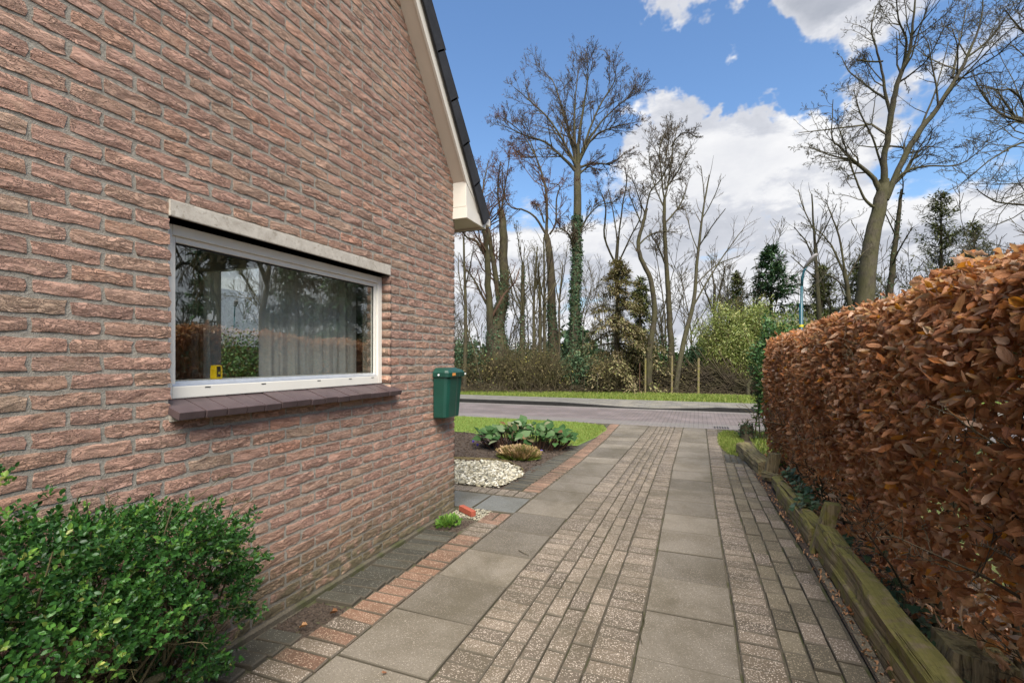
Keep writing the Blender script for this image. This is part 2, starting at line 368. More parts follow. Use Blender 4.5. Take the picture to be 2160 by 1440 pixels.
def npmesh(V, Fc, tone=None, smooth=False, uv=None, name='m'):
    "fast mesh: Fc is a list of (k, n) int arrays"
    me = bpy.data.meshes.new(name); V = np.asarray(V, dtype=np.float32)
    me.vertices.add(len(V)); me.vertices.foreach_set('co', V.ravel())
    loops = np.concatenate([f.ravel() for f in Fc]).astype(np.int32)
    tot = np.concatenate([np.full(len(f), f.shape[1]) for f in Fc]).astype(np.int32)
    st = np.concatenate([[0], np.cumsum(tot)[:-1]]).astype(np.int32)
    me.loops.add(len(loops)); me.loops.foreach_set('vertex_index', loops)
    me.polygons.add(len(tot)); me.polygons.foreach_set('loop_start', st); me.polygons.foreach_set('loop_total', tot)
    if smooth: me.polygons.foreach_set('use_smooth', np.ones(len(tot), dtype=bool))
    me.update(calc_edges=True)
    if tone is not None:
        a = me.attributes.new('tone', 'FLOAT', 'POINT'); a.data.foreach_set('value', np.asarray(tone, dtype=np.float32))
    if uv is not None:
        u = me.uv_layers.new(name='UVMap'); u.data.foreach_set('uv', np.asarray(uv, dtype=np.float32)[loops].ravel())
    return me
def box_vf(x0, x1, y0, y1, z0, z1):
    V = [(x, y, z) for z in (z0, z1) for y in (y0, y1) for x in (x0, x1)]
    return V, [(0, 2, 3, 1), (4, 5, 7, 6), (0, 1, 5, 4), (2, 6, 7, 3), (0, 4, 6, 2), (1, 3, 7, 5)]
class MB:
    def __init__(s): s.V = []; s.F = []
    def add(s, V, Fc):
        o = len(s.V); s.V += [tuple(v) for v in V]; s.F += [tuple(i+o for i in f) for f in Fc]; return s
    def box(s, *a): return s.add(*box_vf(*a))
    def prism(s, poly, axis, a, b):
        "extrude polygon (2d) along axis from a to b; poly coords are the other two axes in order"
        n = len(poly)
        def pt(p, t):
            if axis == 0: return (t, p[0], p[1])
            if axis == 1: return (p[0], t, p[1])
            return (p[0], p[1], t)
        V = [pt(p, a) for p in poly]+[pt(p, b) for p in poly]
        Fc = [tuple(range(n))[::-1], tuple(range(n, 2*n))]+[(i, (i+1) % n, (i+1) % n+n, i+n) for i in range(n)]
        return s.add(V, Fc)
    def tube(s, pts, rad, sides=8, cap=True):
        pts = np.array(pts, float); rad = np.broadcast_to(rad, (len(pts),)); V, Fc = tubes([(pts, np.array(rad, float))], sides)
        o = len(s.V); s.V += [tuple(v) for v in V]; s.F += [tuple(int(i)+o for i in f) for f in Fc]
        if cap:
            s.F.append(tuple(range(o+sides-1, o-1, -1))); e = o+(len(pts)-1)*sides; s.F.append(tuple(range(e, e+sides)))
        return s
    def build(s, name, m, parent=None, bevel=0, smooth=False, loc=None):
        me = pymesh(s.V, s.F, smooth, name)
        if bevel:
            import bmesh
            bm = bmesh.new(); bm.from_mesh(me); bmesh.ops.recalc_face_normals(bm, faces=bm.faces)
            bmesh.ops.bevel(bm, geom=[e for e in bm.edges if len(e.link_faces) == 2 and e.calc_face_angle(0) > .5], offset=bevel, segments=2, affect='EDGES', profile=.6, clamp_overlap=True); bm.to_mesh(me); bm.free()
        return obj(name, me, m, parent)
def tubes(br, sides=3):
    "br: list of (pts(n,3), rad(n)); returns V, F(quads)"
    groups = {}
    for p, r in br: groups.setdefault(len(p), []).append((p, r))
    VV = []; FF = []; off = 0
    ang = np.arange(sides)/sides*2*np.pi
    for n, lst in groups.items():
        P = np.stack([a for a, _ in lst]); Rr = np.stack([b for _, b in lst]); B = len(P)
        T = np.gradient(P, axis=1); T /= (np.linalg.norm(T, axis=2, keepdims=True)+1e-9)
        m = T.mean(axis=1); ref = np.where(np.abs(m[:, 2:3]) > .8, np.array([[1., 0, 0]]), np.array([[0, 0, 1.]]))
        A = np.cross(T, ref[:, None, :]); A /= (np.linalg.norm(A, axis=2, keepdims=True)+1e-9); C = np.cross(T, A)
        V = P[:, :, None, :]+Rr[:, :, None, None]*(A[:, :, None, :]*np.cos(ang)[None, None, :, None]+C[:, :, None, :]*np.sin(ang)[None, None, :, None])
        VV.append(V.reshape(-1, 3))
        b = np.arange(B)[:, None, None]*n*sides; i = np.arange(n-1)[None, :, None]*sides; j = np.arange(sides)[None, None, :]; j2 = (j+1) % sides
        a0 = b+i+j; a1 = b+i+j2
        FF.append((np.stack([a0, a1, a1+sides, a0+sides], -1).reshape(-1, 4))+off); off += B*n*sides
    return np.concatenate(VV), np.concatenate(FF)
def tube_obj(name, br, sides, m, parent=None):
    V, Fc = tubes(br, sides); return obj(name, npmesh(V, [Fc], smooth=True, name=name), m, parent)
# leaf templates: verts (x across, y along, z up), faces
def leaf_tpl(nl, w, curl, fold, prof=None):
    V = []; Fc = []; UV = []
    for i in range(nl+1):
        t = i/nl; ww = w*(math.sin(math.pi*min(1, t*.92+.06))**.8 if prof is None else prof(t))
        if i == nl: ww = w*.04
        z = curl*(t-.0)**2
        V += [(-ww, t, z+fold*ww), (0, t, z), (ww, t, z+fold*ww)]; UV += [(-1, t), (0, t), (1, t)]
    for i in range(nl):
        a = i*3; Fc += [(a, a+1, a+4, a+3), (a+1, a+2, a+5, a+4)]
    return np.array(V, float), np.array(Fc), np.array(UV, float)
def crinkle(t, seed):
    v, f, u = t; g_ = np.random.default_rng(seed); v = v.copy(); n = len(v)//3
    for i in range(n):
        v[i*3, 0] *= g_.uniform(.7, 1.25); v[i*3+2, 0] *= g_.uniform(.7, 1.25); v[i*3, 2] += g_.normal(0, .09); v[i*3+2, 2] += g_.normal(0, .09); v[i*3+1, 0] += .05*math.sin(i*1.3+seed)
    return v, f, u
TPL_BEECH = [crinkle(leaf_tpl(5, w, c, f), i) for i, (w, c, f) in enumerate(((.33, -.5, .45), (.30, .7, .9), (.34, -1.1, -.8), (.26, .3, 1.8), (.31, -.3, 1.3), (.24, 1.2, 2.2), (.36, -.2, -.5), (.28, -1.5, 1.0)))]
TPL_SMALL = [leaf_tpl(3, .30, -.15, .3), leaf_tpl(3, .34, .15, .35)]
TPL_QUAD = [(np.array([(-.5, 0, 0), (.5, 0, 0), (.35, 1, 0), (-.35, 1, 0)]), np.array([(0, 1, 2, 3)]), np.zeros((4, 2)))]
TPL_DIA = [(np.array([(0, 0, 0), (.35, .5, .05), (0, 1, 0), (-.35, .5, .05)]), np.array([(0, 1, 2, 3)]), np.zeros((4, 2)))]
TPL_NEEDLE = [(np.array([(0, 0, 0), (.16, .4, 0), (0, 1, -.1), (-.16, .4, 0)]), np.array([(0, 1, 2, 3)]), np.zeros((4, 2)))]
TPL_BLADE = [(np.array([(-.05, 0, 0), (.05, 0, 0), (.03, .6, .12), (0, 1, .4), (-.03, .6, .12)]), np.array([(0, 1, 2, 4)]), np.zeros((5, 2)))]
def frames(d, up):
    "rotation matrices with local y = d, local z ~ up"
    d = d/(np.linalg.norm(d, axis=1, keepdims=True)+1e-9)
    x = np.cross(d, up); x /= (np.linalg.norm(x, axis=1, keepdims=True)+1e-9); z = np.cross(x, d)
    return np.stack([x, d, z], axis=2)
def scatter(tpls, pos, dirs, ups, scale, tone):
    n = len(pos); which = R.integers(0, len(tpls), n); Fm = frames(dirs, ups)
    VV = []; FF = []; TT = []; UU = []; off = 0
    for k, (tv, tf, tu) in enumerate(tpls):
        s = np.where(which == k)[0]
        if not len(s): continue
        V = np.einsum('nij,vj->nvi', Fm[s], tv)*scale[s][:, None, None]+pos[s][:, None, :]
        VV.append(V.reshape(-1, 3)); m = len(tv)
        FF.append((tf[None]+(np.arange(len(s))*m)[:, None, None]).reshape(-1, tf.shape[1])+off); off += len(s)*m
        TT.append(np.repeat(tone[s], m)); UU.append(np.tile(tu, (len(s), 1)))
    return np.concatenate(VV), FF, np.concatenate(TT), np.concatenate(UU)
def scatter_obj(name, m, tpls, pos, dirs, ups, scale, tone, parent=None, smooth=False):
    V, Fc, T, U = scatter(tpls, pos, dirs, ups, scale, tone)
    return obj(name, npmesh(V, Fc, T, smooth, U, name), m, parent)
def rdir(n):
    v = R.normal(size=(n, 3)); return v/np.linalg.norm(v, axis=1, keepdims=True)
# ------------------------------------------------------------------ ground
g = MB(); g.add([(-400, -60, -.06), (400, -60, -.06), (400, 500, -.06), (-400, 500, -.06)], [(0, 1, 2, 3)])
struct('ground', pymesh(g.V, g.F), 'forest_floor')
def sheet(poly, z): return pymesh([(x, y, z) for x, y in poly], [tuple(range(len(poly)))])
struct('road', sheet([(-120, 10.6), (120, 10.6), (120, 14.12), (-120, 14.12)], -.004), 'road_clinker')
struct('lane_verge', sheet([(-120, 10.3), (120, 10.3), (120, 10.62), (-120, 10.62)], -.012), 'joint_sand')
# kerb with a dropped crossing; pavement follows
def kz(x): return float(np.interp(x, [-3.9, -1.9, -.55, .45], [.10, .015, .015, .10]))
xs = [-60, -40, -25, -16]+list(np.arange(-10, 6.1, .5))+[9, 14, 25, 60]
pv = []; pf = []
for x in xs:
    z = kz(x); pv += [(x, 14.28, z-.004), (x, 14.95, .09*.6+z*.4), (x, 15.95, .10)]
for i in range(len(xs)-1):
    a = 3*i; pf += [(a, a+3, a+4, a+1), (a+1, a+4, a+5, a+2)]
struct('pavement', pymesh(pv, pf), 'pavement_tiles')
kerb = tag(bpy.data.objects.new('kerb', None), kind='structure'); link(kerb); kerb.location = (0, 14.12, 0)
x = -24.0
while x < 10:
    a, b = x+.004, x+.996; za, zb = kz(a), kz(b)
    m = MB(); m.add([(a, 0, -.05), (b, 0, -.05), (b, .16, -.05), (a, .16, -.05), (a, .02, za), (b, .02, zb), (b, .16, zb), (a, .16, za)], [(0, 3, 2, 1), (4, 5, 6, 7), (0, 1, 5, 4), (1, 2, 6, 5), (2, 3, 7, 6), (3, 0, 4, 7)])
    m.build('kerb_stone', 'kerb', kerb); x += 1.0
struct('verge', sheet([(-60, 15.95), (60, 15.95), (60, 19.6), (-60, 19.6)], .09), 'lawn')
struct('woodland_floor', sheet([(-80, 19.6), (80, 19.6), (80, 60), (-80, 60)], .08), 'forest_floor')
plain('dull_lawn', (.075, .09, .032), .95, .1, .3, 6, .01, 60)
struct('neighbour_garden', sheet([(1.5, -3), (25, -3), (25, 10.3), (1.5, 10.3)], -.02), 'dull_lawn')
struct('garden_soil', sheet([(-12, 4.7), (-1.95, 4.7), (-1.98, 6.0), (-1.85, 7.3), (-1.78, 8.2), (-1.75, 8.7), (-12, 8.7)], -.008), 'soil')
struct('front_lawn', sheet([(-12, 8.3), (-4.2, 8.3), (-3.2, 8.0), (-2.2, 7.6), (-1.86, 7.7), (-1.75, 8.6), (-1.72, 9.7), (-1.9, 10.25), (-2.6, 10.6), (-12, 10.6)], .004), 'lawn')
struct('hedge_bed', sheet([(.70, -1), (.74, 2), (.735, 4), (.66, 6.3), (.60, 7.9), (.60, 10.4), (1.7, 10.4), (1.7, -1)], .004), 'soil')
# ------------------------------------------------------------------ driveway
drive = tag(bpy.data.objects.new('driveway', None), kind='structure'); link(drive)
base = sheet([(-2.2, -1.5), (.78, -1.5), (.78, 4), (.70, 6.3), (.66, 10.6), (-1.75, 10.6), (-1.75, 8.7), (-1.85, 7.3), (-2.03, 6.0), (-2.03, 4.7), (-6, 4.7), (-6, 3.95), (-2.2, 3.95)], -.014)
obj('joint_bed', base, 'joint_sand', drive)
def paver_vf(quad, z, h=.04, bev=.0055, jit=.0028):
    q = np.array(quad, float); c = q.mean(0); top = [];
    zz = [z+random.uniform(-jit, jit) for _ in range(4)]
    V = []
    for (p, hz) in zip(q, zz):
        d = (c-p)/np.linalg.norm(c-p); V.append((*(p+d*bev*1.5), hz))
    for (p, hz) in zip(q, zz): V.append((*p, hz-bev))
    for (p, hz) in zip(q, zz): V.append((*p, z-h))
    Fc = [(0, 1, 2, 3)]+[(4+i, 4+(i+1) % 4, (i+1) % 4, i) for i in range(4)]+[(8+i, 8+(i+1) % 4, 4+(i+1) % 4, 4+i) for i in range(4)]
    return V, Fc
NEAR = []; 
def rect(x0, x1, y0, y1, gap=.0032, rot=0, sk=0.0):
    q = np.array([(x0+gap, y0+gap), (x1-gap, y0+gap), (x1-gap, y1-gap), (x0+gap, y1-gap)])
    c = q.mean(0); rot += random.gauss(0, .006); cs, sn = math.cos(rot), math.sin(rot)
    q = (q-c)@np.array([[cs, sn], [-sn, cs]])+c
    return q+np.random.default_rng(int(abs(x0*9973+y0*7919)*10) % 99991).normal(0, .0012, (4, 2))
LSL = lambda y: float(np.interp(y, [0, 1.7, 3.5, 5, 6.5, 8.5, 10.5], [-1.645, -1.64, -1.61, -1.575, -1.53, -1.53, -1.60]))
LSR = lambda y: float(np.interp(y, [0, 3.0, 4.6, 6.6, 9.7], [-1.125, -1.12, -1.09, -1.05, -.985]))
RSL = lambda y: float(np.interp(y, [0, 3.3, 6.7, 10.3], [-.280, -.284, -.315, -.290]))
RSR = lambda y: float(np.interp(y, [0, 3.0, 5, 10.3], [.187, .182, .150, .143]))
def slab(x0, x1, y0, y1, m='slab'):
    q = rect(x0, x1, y0, y1, .0035); c = q.mean(0)
    V, Fc = paver_vf(q-c, 0, .045, .004, .002)
    o = MB().add(V, Fc).build('slab', m, drive); o.location = (c[0], c[1], random.uniform(-.002, .003)); return o
y = -.95+.01
while y < 10.5:
    h = .463 if y < 4.4 else .385
    slab(LSL(y+h/2), LSR(y+h/2), y, min(y+h, 10.58)); y += h
y = 2.349-.458*7
while y < 10.5:
    slab(RSL(y+.2), RSR(y+.2), y, min(y+.458, 10.58)); y += .458
for (a, b) in ((-2.03, -1.60), (-2.475, -2.04), (-2.92, -2.485), (-3.36, -2.93)):
    slab(a, b, 4.12, 4.60, 'slab_blue')
PAV = []   # (quad, z, material)
def row_v(xf, w, y0, y1, m, long=True, ph=0.0):
    "column of pavers running along Y; xf(y)=left x"
    L = .21 if long else .104; y = y0-ph*L
    while y < y1:
        x = xf(y+L/2); PAV.append((rect(x, x+w, y, y+L), random.gauss(0, .0018), m)); y += L+random.uniform(0, .0015)
# centre field: header columns outside, four stretcher columns inside
def cxf(k):
    def f(y):
        a, b = LSR(y)+.002, RSL(y)-.002; fr = [0, .25, .375, .5, .625, .75][k]; return a+(b-a)*fr
    return f
for k in range(6):
    a, b = cxf(k), None
    wid = (lambda y, k=k: (RSL(y)-.002-LSR(y)-.002)*(.25 if k in (0, 5) else .125))
    L = .105 if k in (0, 5) else .21; y = -.9+(0 if k % 2 else L/2)
    while y < 10.55:
        x = cxf(k)(y+L/2); PAV.append((rect(x, x+wid(y), y, min(y+L, 10.58)), random.gauss(0, .0018), 'paver_grey')); y += L
# right field
rw = lambda y: float(np.interp(y, [0, 4.7, 6.5, 10.5], [.196, .196, .190, .21]))
L = .105; y = -.9
while y < 10.5:
    x = RSR(y)+.004; PAV.append((rect(x, x+rw(y), y, y+L), random.gauss(0, .002), 'paver_grey' if y > 1.2 or random.random() < .7 else 'paver_red')); y += L
for k in range(3):
    y = -.9+(.105 if k % 2 else 0)
    ymax = 7.0 if k == 2 else 7.15
    while y < ymax:
        x = RSR(y)+rw(y)+.006+k*.113
        if x+.11 > float(np.interp(y, [0, 4, 6.3, 7.9], [.735, .735, .69, .66]))+.02: y += .21; continue
        PAV.append((rect(x, x+.112, y, y+.209), random.gauss(0, .0035), 'paver_moss' if random.random() < .8 else 'paver_grey')); y += .21
y = 7.2
while y < 7.75:
    for k in range(4): PAV.append((rect(.36+k*.075, .432+k*.075, y, y+.2), random.gauss(0, .004), 'paver_dark'))
    y += .205
# wall border: dark soldiers then red soldiers, with a hole
DX = lambda y: float(np.interp(y, [0, 1.5, 2.4, 3.5], [-1.96, -1.935, -1.86, -1.83]))
y = -.8
while y < 3.80:
    if not (1.86 < y < 2.16 or y > 3.42):
        t = .0 if y < 1.9 else .012*max(0, 1-(y-2.1)/1.6)
        PAV.append((rect(-2.135, DX(y)-.004, y, y+.100, .004, .10), t+random.gauss(0, .004), 'paver_dark'))
    PAV.append((rect(DX(y)+.004, LSL(y)-.006, y, y+.1005, .003, .02), random.gauss(0, .002), 'paver_red' if 2.1 < y < 3.3 or y < .9 else ('paver_grey' if random.random() < .6 else 'paver_red'))); y += .104
for (a, b) in ((-1.83, -1.72), (-1.716, -1.606)): PAV.append((rect(a, b, 3.87, 4.08), 0, 'paver_red'))
xq = -3.4
while xq < -1.65: PAV.append((rect(xq, xq+.104, 4.63, 4.84), random.gauss(0, .002), 'paver_grey')); xq += .106
# far border bands
y = 4.86
while y < 10.5:
    x1 = LSL(y)-.006; PAV.append((rect(x1-.21, x1, y, y+.104), random.gauss(0, .002), 'paver_red'))
    x0 = float(np.interp(y, [4.8, 5.9, 7.2, 8.7, 10.3], [-2.03, -2.05, -1.90, -1.80, -1.86])); PAV.append((rect(x0, x1-.215, y, y+.104), random.gauss(0, .003), 'paver_dark')); y += .106
# edge bricks set on edge beside the timber
y = .2
while y < 4.0:
    c = .742+.02*max(0, (2.6-y))*0; PAV.append((rect(c, c+.055, y, y+.205, .004, -.01), .012+random.gauss(0, .003), 'paver_moss')); y += .212
def key(p):
    c = p[0].mean(0); D = c[1]*CT-c[0]*ST; L = c[0]*CT+c[1]*ST
    if D < .3: return -1
    u = 1080+F*L/D; v = 757+F*CAMH/D
    if u < -60 or u > 2220 or v > 1500: return -1
    return 1/D
PAV.sort(key=key, reverse=True)
STD = {}
for q, z, m in PAV[:300]:
    c = q.mean(0); V, Fc = paver_vf(q-c, 0, .045)
    o = MB().add(V, Fc).build('paver', m, drive); o.location = (c[0], c[1], z)
byM = {}
for q, z, m in PAV[300:]:
    byM.setdefault(m, [[], [], []]); V, Fc = paver_vf(q, z, .04); a = byM[m]; o = len(a[0]); a[0] += V; a[1] += [tuple(i+o for i in f) for f in Fc]; a[2] += [random.random()]*len(V)
for m, (V, Fc, T) in byM.items():
    o = obj('paver_field', npmesh(V, [np.array(Fc)], T), m+'_field', drive); o['kind'] = 'stuff'
gr = empty('drain_grate', (.30, 10.66, -.001), 'dark iron drain grate in the gutter at the end of the driveway', 'drain')
MB().box(0, .30, 0, .03, 0, .004).box(0, .30, .27, .30, 0, .004).build('grate_frame', 'lamp_grey', gr)
for k in range(6): MB().box(.012+k*.05, .036+k*.05, .03, .27, .001, .012).build('grate_bar', 'iron', gr)
# ------------------------------------------------------------------ house
W = 2.167; WX = -W
house = empty('brick_house', (-6, 0, 0), 'brown brick gabled house with cream eaves on the left of the driveway', 'house')
HL = Vector((6, 0, 0))
class HB(MB):
    def build(s, name, m, parent=None, bevel=0, smooth=False):
        s.V = [(v[0]+6, v[1], v[2]) for v in s.V]
        return MB.build(s, name, m, parent, bevel, smooth)
OY0, OY1, OZ0, OZ1 = 1.386, 2.99, 1.18, 2.064
YC = 4.0; YB = -4.0; slope = 1.28
def roofz(y): return 3.10+slope*(3.98-abs(y))
# backing (mortar) wall with opening
mw = HB(); bx = WX-.0
def quadx(x, pts): mw.add([(x, a, b) for a, b in pts], [tuple(range(len(pts)))])
quadx(bx, [(YB, -.1), (OY0, -.1), (OY0, OZ1), (OY0, roofz(OY0)), (0, roofz(0)), (YB, roofz(YB))])
quadx(bx, [(OY0, -.1), (OY1, -.1), (OY1, OZ0), (OY0, OZ0)])
quadx(bx, [(OY0, OZ1), (OY1, OZ1), (OY1, roofz(OY1)), (OY0, roofz(OY0))])
quadx(bx, [(OY1, -.1), (YC-.004, -.1), (YC-.004, roofz(YC)), (OY1, roofz(OY1))])
# reveals
for (a, b) in (((OY1, OZ0), (OY1, OZ1)), ((OY0, OZ1), (OY0, OZ0)), ((OY0, OZ0), (OY1, OZ0)), ((OY1, OZ1), (OY0, OZ1))):
    mw.add([(bx, *a), (bx-.25, *a), (bx-.25, *b), (bx, *b)], [(0, 1, 2, 3)])
# front wall and back, with front window opening (X -5.3..-3.2, z .55..2.45)
fy = YC-.004; fx = [(-10, -5.3), (-5.3, -3.2), (-3.2, bx)]
mw.add([(-10, fy, -.1), (-5.3, fy, -.1), (-5.3, fy, 3.1), (-10, fy, 3.1)], [(0, 1, 2, 3)])
mw.add([(-3.2, fy, -.1), (bx, fy, -.1), (bx, fy, 3.1), (-3.2, fy, 3.1)], [(0, 1, 2, 3)])
mw.add([(-5.3, fy, -.1), (-3.2, fy, -.1), (-3.2, fy, .55), (-5.3, fy, .55)], [(0, 1, 2, 3)])
mw.add([(-5.3, fy, 2.5), (-3.2, fy, 2.5), (-3.2, fy, 3.1), (-5.3, fy, 3.1)], [(0, 1, 2, 3)])
mw.add([(-10, YB, -.1), (bx, YB, -.1), (bx, YB, 3.1), (-10, YB, 3.1)], [(3, 2, 1, 0)])
mw.add([(-10, YB, -.1), (-10, YC, -.1), (-10, YC, 3.1), (-10, 0, roofz(0)), (-10, YB, 3.1)], [(0, 1, 2, 3, 4)])
wall = mw.build('gable_wall', 'mortar', house)
# inner room shell
ri = HB(); a0, a1, b0, b1, c0, c1 = -6.6, bx-.25, .2, 3.7, .1, 2.62
ri.add([(a0, b0, c0), (a1, b0, c0), (a1, b1, c0), (a0, b1, c0)], [(0, 1, 2, 3)])
ri.build('room_floor', 'wood_floor', house)
ri = HB()
ri.add([(a0, b0, c1), (a1, b0, c1), (a1, b1, c1), (a0, b1, c1)], [(3, 2, 1, 0)])
ri.add([(a0, b0, c0), (a0, b1, c0), (a0, b1, c1), (a0, b0, c1)], [(0, 1, 2, 3)])
ri.add([(a0, b0, c0), (a1, b0, c0), (a1, b0, c1), (a0, b0, c1)], [(0, 1, 2, 3)])
for (p, q_, r, s) in ((a0, -5.3, c0, c1), (-3.2, a1, c0, c1), (-5.3, -3.2, c0, .55), (-5.3, -3.2, 2.5, c1)):
    ri.add([(p, b1, r), (q_, b1, r), (q_, b1, s), (p, b1, s)], [(3, 2, 1, 0)])
for (p, q_, r, s) in ((b0, OY0, c0, c1), (OY1, b1, c0, c1), (OY0, OY1, c0, OZ0), (OY0, OY1, OZ1, c1)):
    ri.add([(a1, p, r), (a1, q_, r), (a1, q_, s), (a1, p, s)], [(3, 2, 1, 0)])
for (yy0, yy1) in ((b1, fy),):
    for (A, B) in (((-5.3, .55), (-5.3, 2.5)), ((-3.2, .55), (-3.2, 2.5)), ((-5.3, .55), (-3.2, .55)), ((-5.3, 2.5), (-3.2, 2.5))):
        ri.add([(A[0], yy0, A[1]), (A[0], yy1, A[1]), (B[0], yy1, B[1]), (B[0], yy0, B[1])], [(0, 1, 2, 3)])
ri.build('room_walls', 'plaster', house)
fw = HB(); fw.box(-5.3, -5.22, 3.72, 3.80, .55, 2.5).box(-3.28, -3.2, 3.72, 3.80, .55, 2.5).box(-5.22, -3.28, 3.72, 3.80, .55, .63).box(-5.22, -3.28, 3.72, 3.80, 2.42, 2.5)
f2 = fw.build('front_window', 'frame_white', house, .004)
HB().box(-5.22, -3.28, 3.755, 3.765, .63, 2.42).build('pane', 'glass', f2)
# ---- bricks
CH = .068; K0 = -31
def brick_vf(L, H, seed):
    rr = np.random.default_rng(seed); ny, nz = 6, 3; V = []; grid = []
    wob = rr.normal(0, .0016, (nz, ny)); ph = rr.uniform(0, 6); amp = rr.uniform(.0, .0035)
    for j in range(nz):
        for i in range(ny):
            y = (i/(ny-1)-.5)*L; z = (j/(nz-1)-.5)*H
            ed = (i in (0, ny-1)) or (j in (0, nz-1))
            if ed:
                y += rr.normal(0, .0034); z += rr.normal(0, .0026); x = .0034+rr.normal(0, .0008)
                if i in (0, ny-1) and j in (0, nz-1): y *= .992; z *= .93; x -= .001
            else: x = .0058+wob[j, i]+amp*math.sin(ph+i*1.7); z += rr.normal(0, .006)
            V.append((x, y, z))
    Fc = []
    for j in range(nz-1):
        for i in range(ny-1): a = j*ny+i; Fc.append((a, a+1, a+ny+1, a+ny))
    per = [i for i in range(ny)]+[j*ny+ny-1 for j in range(1, nz)]+[(nz-1)*ny+i for i in range(ny-2, -1, -1)]+[j*ny for j in range(nz-2, 0, -1)]
    n = len(per); o = len(V)
    for p in per: V.append(V[p])
    for p in per: V.append((-.006, V[p][1]*1.002, V[p][2]*1.01))
    for k in range(n): Fc.append((o+k, o+n+k, o+n+(k+1) % n, o+(k+1) % n))
    return V, Fc
BR = []
J = .015
def add_brick(y0, y1, z0, z1):
    if y1-y0 < .028: return
    BR.append((y0, y1, z0, z1))
rb = random.Random(3)
k = K0
while True:
    z0 = OZ1+k*CH; z1 = z0+CH
    if z0 > 7.6: break
    ymax = min(YC, 3.98-(z0-3.10)/slope+.09); ymin = -3.2
    # running bond with occasional headers, started from the corner
    y = YC; first = (k % 2 == 0)
    L = .22 if first else .11
    cuts = [YC]
    y -= L; cuts.append(y)
    while y > ymin:
        L = .22
        y -= L; cuts.append(y)
    for a, b in zip(cuts[1:], cuts[:-1]):
        segs = [(a, b)]
        if z1 > OZ0+.02 and z0 < OZ1+.074-.02:      # beside window or lintel
            lo, hi = OY0, OY1
            ns = []
            for (s, e) in segs:
                if e <= lo or s >= hi:
                    if 0 <= lo-e < .05: e = lo+J
                    if 0 <= s-hi < .05: s = hi-J
                    ns.append((s, e)); continue
                if s < lo: ns.append((s, lo+J))
                if e > hi: ns.append((hi-J if e-hi < .05 else hi-J, e))
            segs = [(s, e) for s, e in ns if e-s > .045]
        for (s, e) in segs:
            zz0 = z0
            if z0 < OZ1+.074 < z1 and OY0-.01 < (s+e)/2 < OY1: zz0 = OZ1+.074
            if s > ymax: continue
            add_brick(s+J/2, min(e-J/2, YC-.001 if e >= YC-.001 else 99), zz0+J/2+.001, z1-J/2-.001)
    k += 1
def bkey(b):
    yc, zc = (b[0]+b[1])/2, (b[2]+b[3])/2
    D = yc*CT+W*ST; L = -W*CT+yc*ST
    if D < .4: return -1
    u = 1080+F*L/D; v = 757-F*(zc-CAMH)/D
    if u < -70 or v < -40 or v > 1480: return -1
    return (b[1]-b[0])*(b[3]-b[2])/D**3 if zc > 0 else -1
BR.sort(key=bkey, reverse=True)
protos = {}
for i, (y0, y1, z0, z1) in enumerate(BR[:300]):
    L, H = y1-y0, z1-z0; kk = (round(L, 3), round(H, 3), rb.randrange(14) if abs(L-.207) < .002 or abs(L-.097) < .002 else i)
    if kk not in protos:
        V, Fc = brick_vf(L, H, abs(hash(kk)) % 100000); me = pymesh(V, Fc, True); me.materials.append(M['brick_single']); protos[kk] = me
    o = bpy.data.objects.new('brick', protos[kk]); link(o, wall); o.location = (WX+6, (y0+y1)/2, (z0+z1)/2)
VV = []; FF = []; TT = []; off = 0
for i, (y0, y1, z0, z1) in enumerate(BR[300:]):
    if bkey((y0, y1, z0, z1)) < 0 and (y0 < -.6): continue
    V, Fc = brick_vf(y1-y0, z1-z0, i+500); V = np.array(V)+np.array((WX+6, (y0+y1)/2, (z0+z1)/2))
    VV.append(V); FF.append(np.array(Fc)+off); off += len(V); TT.append(np.full(len(V), rb.random()))
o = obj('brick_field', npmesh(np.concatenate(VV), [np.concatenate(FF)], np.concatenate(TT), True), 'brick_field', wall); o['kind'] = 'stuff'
# reveal bricks (far reveal of the window) and corner returns
m = HB(); kk = 0
VV = []; FF = []; off = 0; TT = []
for k in range(-13, 0):
    z0 = OZ1+k*CH+J/2; z1 = z0+CH-J
    for (xa, xb, yy, sgn) in ((WX-.10, WX+.008, OY1, -1),):
        V = np.array([(xa, yy-.006, z0), (xb, yy-.005, z0), (xb, yy-.006, z1), (xa, yy-.005, z1), (xa, yy+.01, z0), (xb, yy+.01, z0), (xb, yy+.01, z1), (xa, yy+.01, z1)])+np.array((6, 0, 0))
        VV.append(V); FF.append(np.array([(0, 1, 2, 3), (4, 7, 6, 5), (0, 4, 5, 1), (3, 2, 6, 7), (0, 3, 7, 4), (1, 5, 6, 2)])+off); off += 8; TT.append(np.full(8, rb.random()))
for k in range(K0, 16):      # front face of the corner
    z0 = OZ1+k*CH+J/2; z1 = z0+CH-J; x = WX+.004; first = k % 2 == 0
    L = .11 if first else .22
    while x > -9.9:
        xa = x-L+J
        if not (z1 > .55 and z0 < 2.5 and x > -5.3 and xa < -3.2):
            V = np.array([(xa, YC+.006, z0), (x, YC+.006, z0), (x, YC+.006, z1), (xa, YC+.006, z1), (xa, YC-.01, z0), (x, YC-.01, z0), (x, YC-.01, z1), (xa, YC-.01, z1)])+np.array((6, 0, 0))
            VV.append(V); FF.append(np.array([(3, 2, 1, 0), (0, 1, 5, 4), (3, 7, 6, 2), (0, 4, 7, 3), (1, 2, 6, 5)])+off); TT.append(np.full(8, rb.random())); off += 8
        x = xa-J if L > .2 or x > WX-.3 else xa-J; L = .22
FQ = np.concatenate([f.reshape(-1, 4) for f in FF])
o = obj('brick_return', npmesh(np.concatenate(VV), [FQ], np.concatenate(TT)), 'brick_field', wall); o['kind'] = 'stuff'
